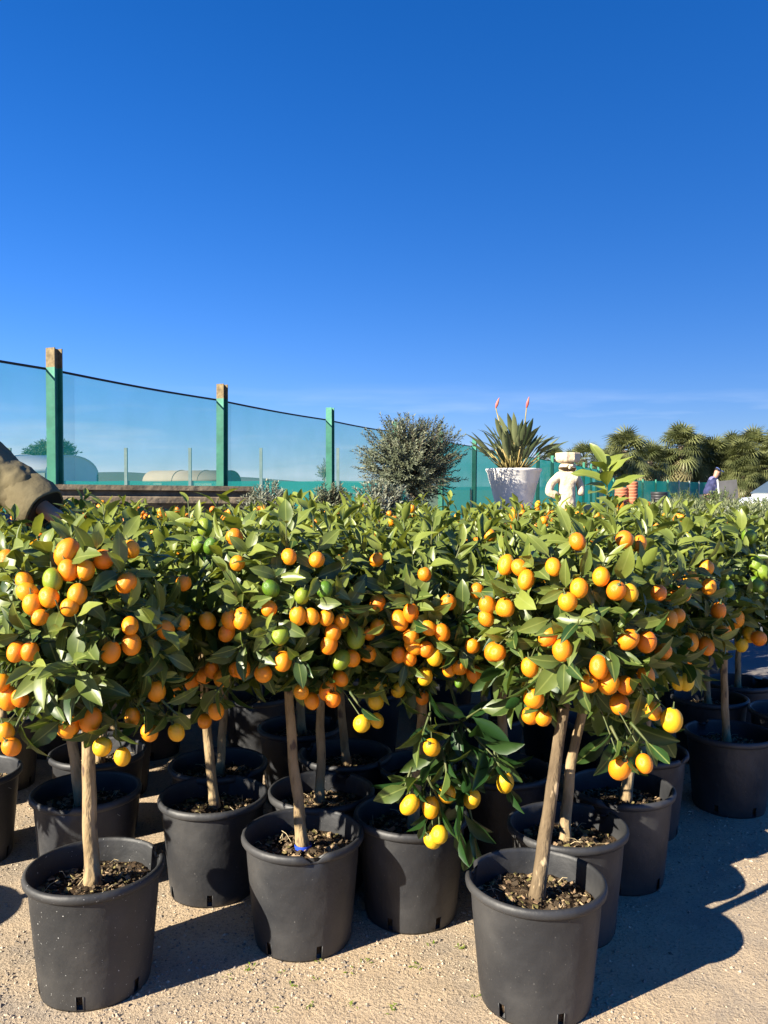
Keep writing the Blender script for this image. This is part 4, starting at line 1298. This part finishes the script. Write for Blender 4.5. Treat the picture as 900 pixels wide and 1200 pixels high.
# ------------------------------------------------------------------ man in navy jacket by the board
M_SKIN = mat('skin', (.36, .19, .12), (.42, .23, .15), 6, .5)
M_NAVY = mat('navy_cloth', (.018, .022, .07), (.035, .04, .11), 12, .85, .2, 60)
M_LILAC = mat('faded_yoke', (.14, .13, .26), None, 12, .85)
M_CAP = mat('blue_cap', (.05, .08, .22), None, 12, .8)
M_DARK = mat('dark_trousers', (.03, .03, .04), None, 12, .9)
M_HAIR = mat('dark_hair', (.015, .012, .01), None, 30, .6)
M_BOOT = mat('boot', (.025, .02, .017), None, 20, .6)
def person(loc, rz, J, label, jacket_m, trousers_m, cap_m=None, sleeve=1.0):
    """J: joint dictionary in local space, facing +x; the body is one skinned mesh"""
    r = empty('person', loc, label, 'person', rz=rz)
    j = {k: Vector(v) for k, v in J.items()}
    names = ['pelvis', 'waist', 'chest', 'neck', 'head', 'crown', 'shl', 'ell', 'wrl', 'hal', 'shr', 'elr', 'wrr', 'har', 'hil', 'knl', 'anl', 'tol', 'hir', 'knr', 'anr', 'tor']
    E = [('pelvis', 'waist'), ('waist', 'chest'), ('chest', 'neck'), ('neck', 'head'), ('head', 'crown'), ('chest', 'shl'), ('shl', 'ell'), ('ell', 'wrl'), ('wrl', 'hal'), ('chest', 'shr'), ('shr', 'elr'), ('elr', 'wrr'), ('wrr', 'har'),
         ('pelvis', 'hil'), ('hil', 'knl'), ('knl', 'anl'), ('anl', 'tol'), ('pelvis', 'hir'), ('hir', 'knr'), ('knr', 'anr'), ('anr', 'tor')]
    rad = dict(pelvis=.13, waist=.125, chest=.14, neck=.055, head=.095, crown=.075, shl=.06, ell=.042, wrl=.028, hal=.03, shr=.06, elr=.042, wrr=.028, har=.03, hil=.085, knl=.058, anl=.04, tol=.035, hir=.085, knr=.058, anr=.04, tor=.035)
    ix = {n: i for i, n in enumerate(names)}
    skin('body', [j[n] for n in names], [(ix[a], ix[c]) for a, c in E], [rad[n] for n in names], M_SKIN, r)
    jn = ['pelvis', 'waist', 'chest', 'nk', 'shl', 'ell', 'wl', 'shr', 'elr', 'wr']
    jp = {n: j[n] for n in jn if n in j}
    jp['nk'] = j['chest'].lerp(j['neck'], .75); jp['wl'] = j['ell'].lerp(j['wrl'], .92); jp['wr'] = j['elr'].lerp(j['wrr'], .92)
    jr = dict(pelvis=.165, waist=.16, chest=.172, nk=.085, shl=.092 * sleeve, ell=.072 * sleeve, wl=.058 * sleeve, shr=.092 * sleeve, elr=.072 * sleeve, wr=.058 * sleeve)
    ji = {n: i for i, n in enumerate(jn)}
    jk = skin('jacket', [jp[n] for n in jn], [(ji[a], ji[c]) for a, c in (('pelvis', 'waist'), ('waist', 'chest'), ('chest', 'nk'), ('chest', 'shl'), ('shl', 'ell'), ('ell', 'wl'), ('chest', 'shr'), ('shr', 'elr'), ('elr', 'wr'))], [jr[n] for n in jn], jacket_m, r)
    tx = bpy.data.textures.get('cloth_folds') or bpy.data.textures.new('cloth_folds', 'CLOUDS')
    tx.noise_scale = .085; tx.noise_depth = 2
    jk.modifiers['sub'].levels = jk.modifiers['sub'].render_levels = 4
    dm = jk.modifiers.new('folds', 'DISPLACE'); dm.texture = tx; dm.strength = .038; dm.mid_level = .5
    tn = ['pelvis', 'hil', 'knl', 'al', 'hir', 'knr', 'ar']
    tp = dict(pelvis=j['pelvis'], hil=j['hil'], knl=j['knl'], al=j['knl'].lerp(j['anl'], .92), hir=j['hir'], knr=j['knr'], ar=j['knr'].lerp(j['anr'], .92))
    tr_ = dict(pelvis=.15, hil=.105, knl=.08, al=.07, hir=.105, knr=.08, ar=.07)
    ti = {n: i for i, n in enumerate(tn)}
    skin('trousers', [tp[n] for n in tn], [(0, 1), (1, 2), (2, 3), (0, 4), (4, 5), (5, 6)], [tr_[n] for n in tn], trousers_m, r)
    for s_ in 'lr':
        a, t = j['an' + s_], j['to' + s_]
        skin('boot', [a + Vector((0, 0, .05)), a + Vector((-.03, 0, -.035)), t], [(0, 1), (1, 2)], [.055, .055, .045], M_BOOT, r, 1)
        # fingers and thumb
        h = j['ha' + s_]; fd = (h - j['wr' + s_]).normalized()
        side = fd.cross(Vector((0, 0, 1))); side = side.normalized() if side.length > .05 else Vector((0, 1, 0))
        for q in range(4):
            o_ = h + side * (-.027 + .018 * q); ln = (.062, .072, .068, .052)[q]
            skin('finger', [o_, o_ + fd * ln * .55, o_ + fd * ln + Vector((0, 0, -.012))], [(0, 1), (1, 2)], [.0095, .009, .0075], M_SKIN, r, 1)
        o_ = h - fd * .02 - side * .03
        skin('thumb', [o_, o_ - side * .022 + fd * .03, o_ - side * .026 + fd * .055], [(0, 1), (1, 2)], [.011, .0105, .0085], M_SKIN, r, 1)
    hd = j['head']; up = (j['crown'] - j['neck']).normalized(); fw = Vector((1, 0, 0)); fw = (fw - up * fw.dot(up)).normalized(); sd = up.cross(fw)
    nose = skin('nose', [hd + fw * .085 + up * .015, hd + fw * .112 - up * .012, hd + fw * .095 - up * .022], [(0, 1), (1, 2)], [.009, .012, .011], M_SKIN, r, 1)
    for s_ in (-1, 1):
        skin('ear', [hd + sd * s_ * .09 + up * .015, hd + sd * s_ * .097 - up * .02], [(0, 1)], [.016, .012], M_SKIN, r, 1)
        skin('eye', [hd + fw * .082 + sd * s_ * .034 + up * .018, hd + fw * .088 + sd * s_ * .034 + up * .018], [(0, 1)], [.009, .008], M_HAIR, r, 1)
    skin('mouth', [hd + fw * .088 - up * .048 - sd * .022, hd + fw * .092 - up * .05, hd + fw * .088 - up * .048 + sd * .022], [(0, 1), (1, 2)], [.006, .007, .006], mat('lips', (.25, .09, .07)) if 'lips' not in bpy.data.materials else bpy.data.materials['lips'], r, 1)
    skin('hair', [hd - fw * .03 + up * .02, hd - fw * .02 + up * .06, hd + fw * .01 + up * .085], [(0, 1), (1, 2)], [.088, .09, .075], M_HAIR, r)
    if cap_m:
        c_ = skin('cap', [hd - fw * .02 + up * .075, hd + up * .115], [(0, 1)], [.105, .085], cap_m, r)
        skin('cap_peak', [hd + fw * .07 + up * .085, hd + fw * .17 + up * .07], [(0, 1)], [(.07, .014), (.055, .012)], cap_m, c_, 1)
    return r, jk
mp_ = P(834, 575, 22.0)
Jm = dict(pelvis=(-.10, 0, .92), waist=(-.06, 0, 1.06), chest=(.02, 0, 1.27), neck=(.09, 0, 1.43), head=(.15, 0, 1.56), crown=(.17, 0, 1.65),
          shl=(.03, .17, 1.34), ell=(.08, .23, 1.08), wrl=(.30, .20, .98), hal=(.38, .19, .97), shr=(.03, -.17, 1.34), elr=(.06, -.24, 1.07), wrr=(.28, -.22, .96), har=(.36, -.21, .95),
          hil=(-.10, .10, .86), knl=(-.04, .11, .48), anl=(-.10, .11, .09), tol=(.08, .12, .035), hir=(-.10, -.10, .86), knr=(-.02, -.11, .48), anr=(-.06, -.11, .09), tor=(.12, -.12, .035))
man, jk = person((mp_.x, 22.0, 0), 0, Jm, 'person in navy jacket and blue cap stooping beside the dark board', M_NAVY, M_DARK, M_CAP)
skin('jacket_yoke', [Vector((.0, -.13, 1.36)), Vector((.045, 0, 1.385)), Vector((.0, .13, 1.36))], [(0, 1), (1, 2)], [.082, .11, .082], M_LILAC, man)

# dark board leaning on a frame
bp = P(854, 590, 21.4)
bo = empty('display_board', (bp.x, 21.4, 0), 'dark leaning board with a pale edge beside the person in navy', 'board', rz=R(-24))
b = MB(); b.box((0, 0, 1.02), (.44, .04, .66), Matrix.Rotation(R(-6), 3, 'Y')); bevel(b.build('panel', mat('dark_board', (.045, .045, .05), (.07, .07, .075), 4, .7), bo, False), .004)
b = MB(); b.box((-.245, 0, 1.02), (.035, .06, .70), Matrix.Rotation(R(-6), 3, 'Y')); b.build('pale_edge', mat('pale_edge', (.5, .5, .5), None, 4, .6), bo, False)
for sx in (-.16, .16):
    b = MB(); b.box((sx, .03, .36), (.05, .05, .72)); b.build('leg', M_DARK, bo, False)

# ------------------------------------------------------------------ white car
M_CAR = mat('white_car_paint', (.74, .75, .76), (.78, .79, .80), 1, .25, spec=.6)
M_GLASS = mat('car_glass', (.06, .085, .10), (.09, .12, .14), 1, .08, spec=.8)
M_TYRE = mat('tyre', (.02, .02, .02), None, 20, .85)
M_RIM = mat('wheel_rim', (.4, .4, .42), None, 5, .35, metal=.8)
cpv = P(853, 580, 24.5)
car = empty('parked_car', (cpv.x + 1.1, 24.5, 0), 'white car with sloping windscreen parked behind the green shrubs', 'car', rz=R(8))
def loft(sec, name, m, parent):
    b = MB(); n = 12
    for (x, hw, z0, z1, rd_) in sec:
        for k in range(n):
            a = 2 * math.pi * (k + .5) / n
            cx, sx = math.cos(a), math.sin(a)
            e = rd_
            y = hw * math.copysign(abs(cx) ** e, cx); z = (z0 + z1) / 2 + (z1 - z0) / 2 * math.copysign(abs(sx) ** e, sx)
            b.v.append((x, y, z))
    for i in range(len(sec) - 1):
        for k in range(n):
            k2 = (k + 1) % n
            b.f.append((i * n + k, (i + 1) * n + k, (i + 1) * n + k2, i * n + k2)); b.m.append(0)
    b.f.append(tuple(range(n))); b.m.append(0); b.f.append(tuple(reversed([(len(sec) - 1) * n + k for k in range(n)]))); b.m.append(0)
    o = b.build(name, m, parent); s2 = o.modifiers.new('s', 'SUBSURF'); s2.levels = 1; s2.render_levels = 2
    return o
loft([(-1.15, .60, .30, .66, .5), (-1.05, .74, .24, .76, .5), (-.6, .83, .20, .86, .45), (0, .86, .19, .93, .45), (1.2, .87, .19, .95, .45), (2.3, .86, .2, .97, .45), (2.85, .80, .25, .95, .5), (2.95, .68, .34, .85, .5)], 'body', M_CAR, car)
loft([(-.18, .66, .86, .93, .5), (.18, .69, .86, 1.14, .5), (.62, .68, .86, 1.40, .5), (1.2, .66, .86, 1.46, .5), (2.0, .66, .86, 1.43, .5), (2.55, .66, .86, 1.2, .5), (2.8, .66, .86, .95, .5)], 'cabin', M_CAR, car)
b = MB(); b.add([(-.10, -.56, .985), (-.10, .56, .985), (.50, .50, 1.375), (.50, -.50, 1.375)], [(0, 1, 2, 3)]); w_ = b.build('windscreen', M_GLASS, car, False); w_.modifiers.new('t', 'SOLIDIFY').thickness = .03
for sy in (-1, 1):
    for (x0, x1, x2, x3) in ((.12, .95, .95, .58), (1.02, 1.75, 1.70, 1.02), (1.82, 2.45, 2.15, 1.77)):
        b = MB(); b.add([(x0, sy * .705, .97), (x1, sy * .715, .97), (x2, sy * .655, 1.34), (x3, sy * .655, 1.34)], [(0, 1, 2, 3)]); w_ = b.build('side_window', M_GLASS, car, False); w_.modifiers.new('t', 'SOLIDIFY').thickness = .02
    b = MB(); b.lathe([(.02, -.03), (.07, -.02), (.09, .0), (.07, .03), (.02, .04)], 12, (-1.04, sy * .55, .64), cap0=True, cap1=True); b.build('headlight', mat('headlight', (.7, .7, .72), None, 1, .1), car)
    b = MB(); b.box((.30, sy * .90, .98), (.10, .16, .10)); bevel(b.build('wing_mirror', M_CAR, car), .03)
    for x in (-.45, 2.15):
        q = MB(); q.lathe([(.20, -.10), (.29, -.10), (.31, -.07), (.31, .07), (.29, .10), (.20, .10)], 24)
        q.v = [(v[0] + x, sy * .80 + v[2], .31 + v[1]) for v in q.v]
        ty = q.build('wheel', M_TYRE, car)
        q = MB(); q.lathe([(.02, -.085), (.20, -.09), (.20, .09), (.02, .085)], 20, cap0=True, cap1=True)
        q.v = [(v[0] + x, sy * .80 + v[2], .31 + v[1]) for v in q.v]
        q.build('rim', M_RIM, ty)

# ------------------------------------------------------------------ person in olive jacket reaching in among the trees
M_OLJ = mat('olive_jacket', (.105, .085, .045), (.15, .125, .07), 9, .85, .5, 14, .2)
M_CUFF_SHADE = mat('painted_cuff_shade', (.008, .008, .008), None, 10, .95)
PX, PY = PERSON_XY
def loc_(u, v, Y):
    q = P(u, v, Y); return (q.x - PX, q.y - PY, q.z)
Jp = dict(pelvis=(-.05, 0, .93), waist=(-.02, 0, 1.06), chest=(.06, 0, 1.26), neck=(.10, 0, 1.43), head=(.14, 0, 1.56), crown=(.15, 0, 1.66),
          shr=loc_(-72, 508, 2.93), elr=loc_(8, 562, 2.86), wrr=loc_(54, 598, 2.82), har=loc_(72, 610, 2.80),
          shl=(.06, .18, 1.33), ell=(.16, .24, 1.10), wrl=(.36, .20, 1.02), hal=(.43, .19, 1.0),
          hil=(-.05, .10, .86), knl=(-.02, .11, .48), anl=(-.06, .11, .09), tol=(.10, .12, .035), hir=(-.05, -.10, .86), knr=(.0, -.11, .48), anr=(-.04, -.11, .09), tor=(.12, -.12, .035))
wk, jk2 = person((PX, PY, 0), 0, Jp, 'person in olive jacket reaching an arm down into the kumquat rows', M_OLJ, M_DARK, None, 1.28)
el_, wr_ = Vector(Jp['elr']), Vector(Jp['wrr'])
ax = (wr_ - el_).normalized()
q_ = el_.lerp(wr_, .72)
rotm = ax.to_track_quat('Z', 'Y').to_matrix()
b = MB(); b.lathe([(.066, -.09), (.078, -.05), (.084, .0), (.083, .045), (.079, .052), (.072, .048), (.068, .0)], 22, rf=lambda r, z, a: (r * (1 + .06 * math.sin(2 * a + z * 40) + .04 * math.sin(5 * a + 1) + .02 * math.sin(11 * a)), z))
b.v = [tuple(rotm @ Vector(v) + q_) for v in b.v]; cu_ = b.build('cuff', M_OLJ, jk2)
b = MB(); b.lathe([(.073, .050), (.03, .035), (.01, .03)], 18, cap1=True)  # near-black sheet standing for the shade inside the sleeve opening
b.v = [tuple(rotm @ Vector(v) + q_) for v in b.v]; b.build('cuff_shade', M_CUFF_SHADE, cu_)
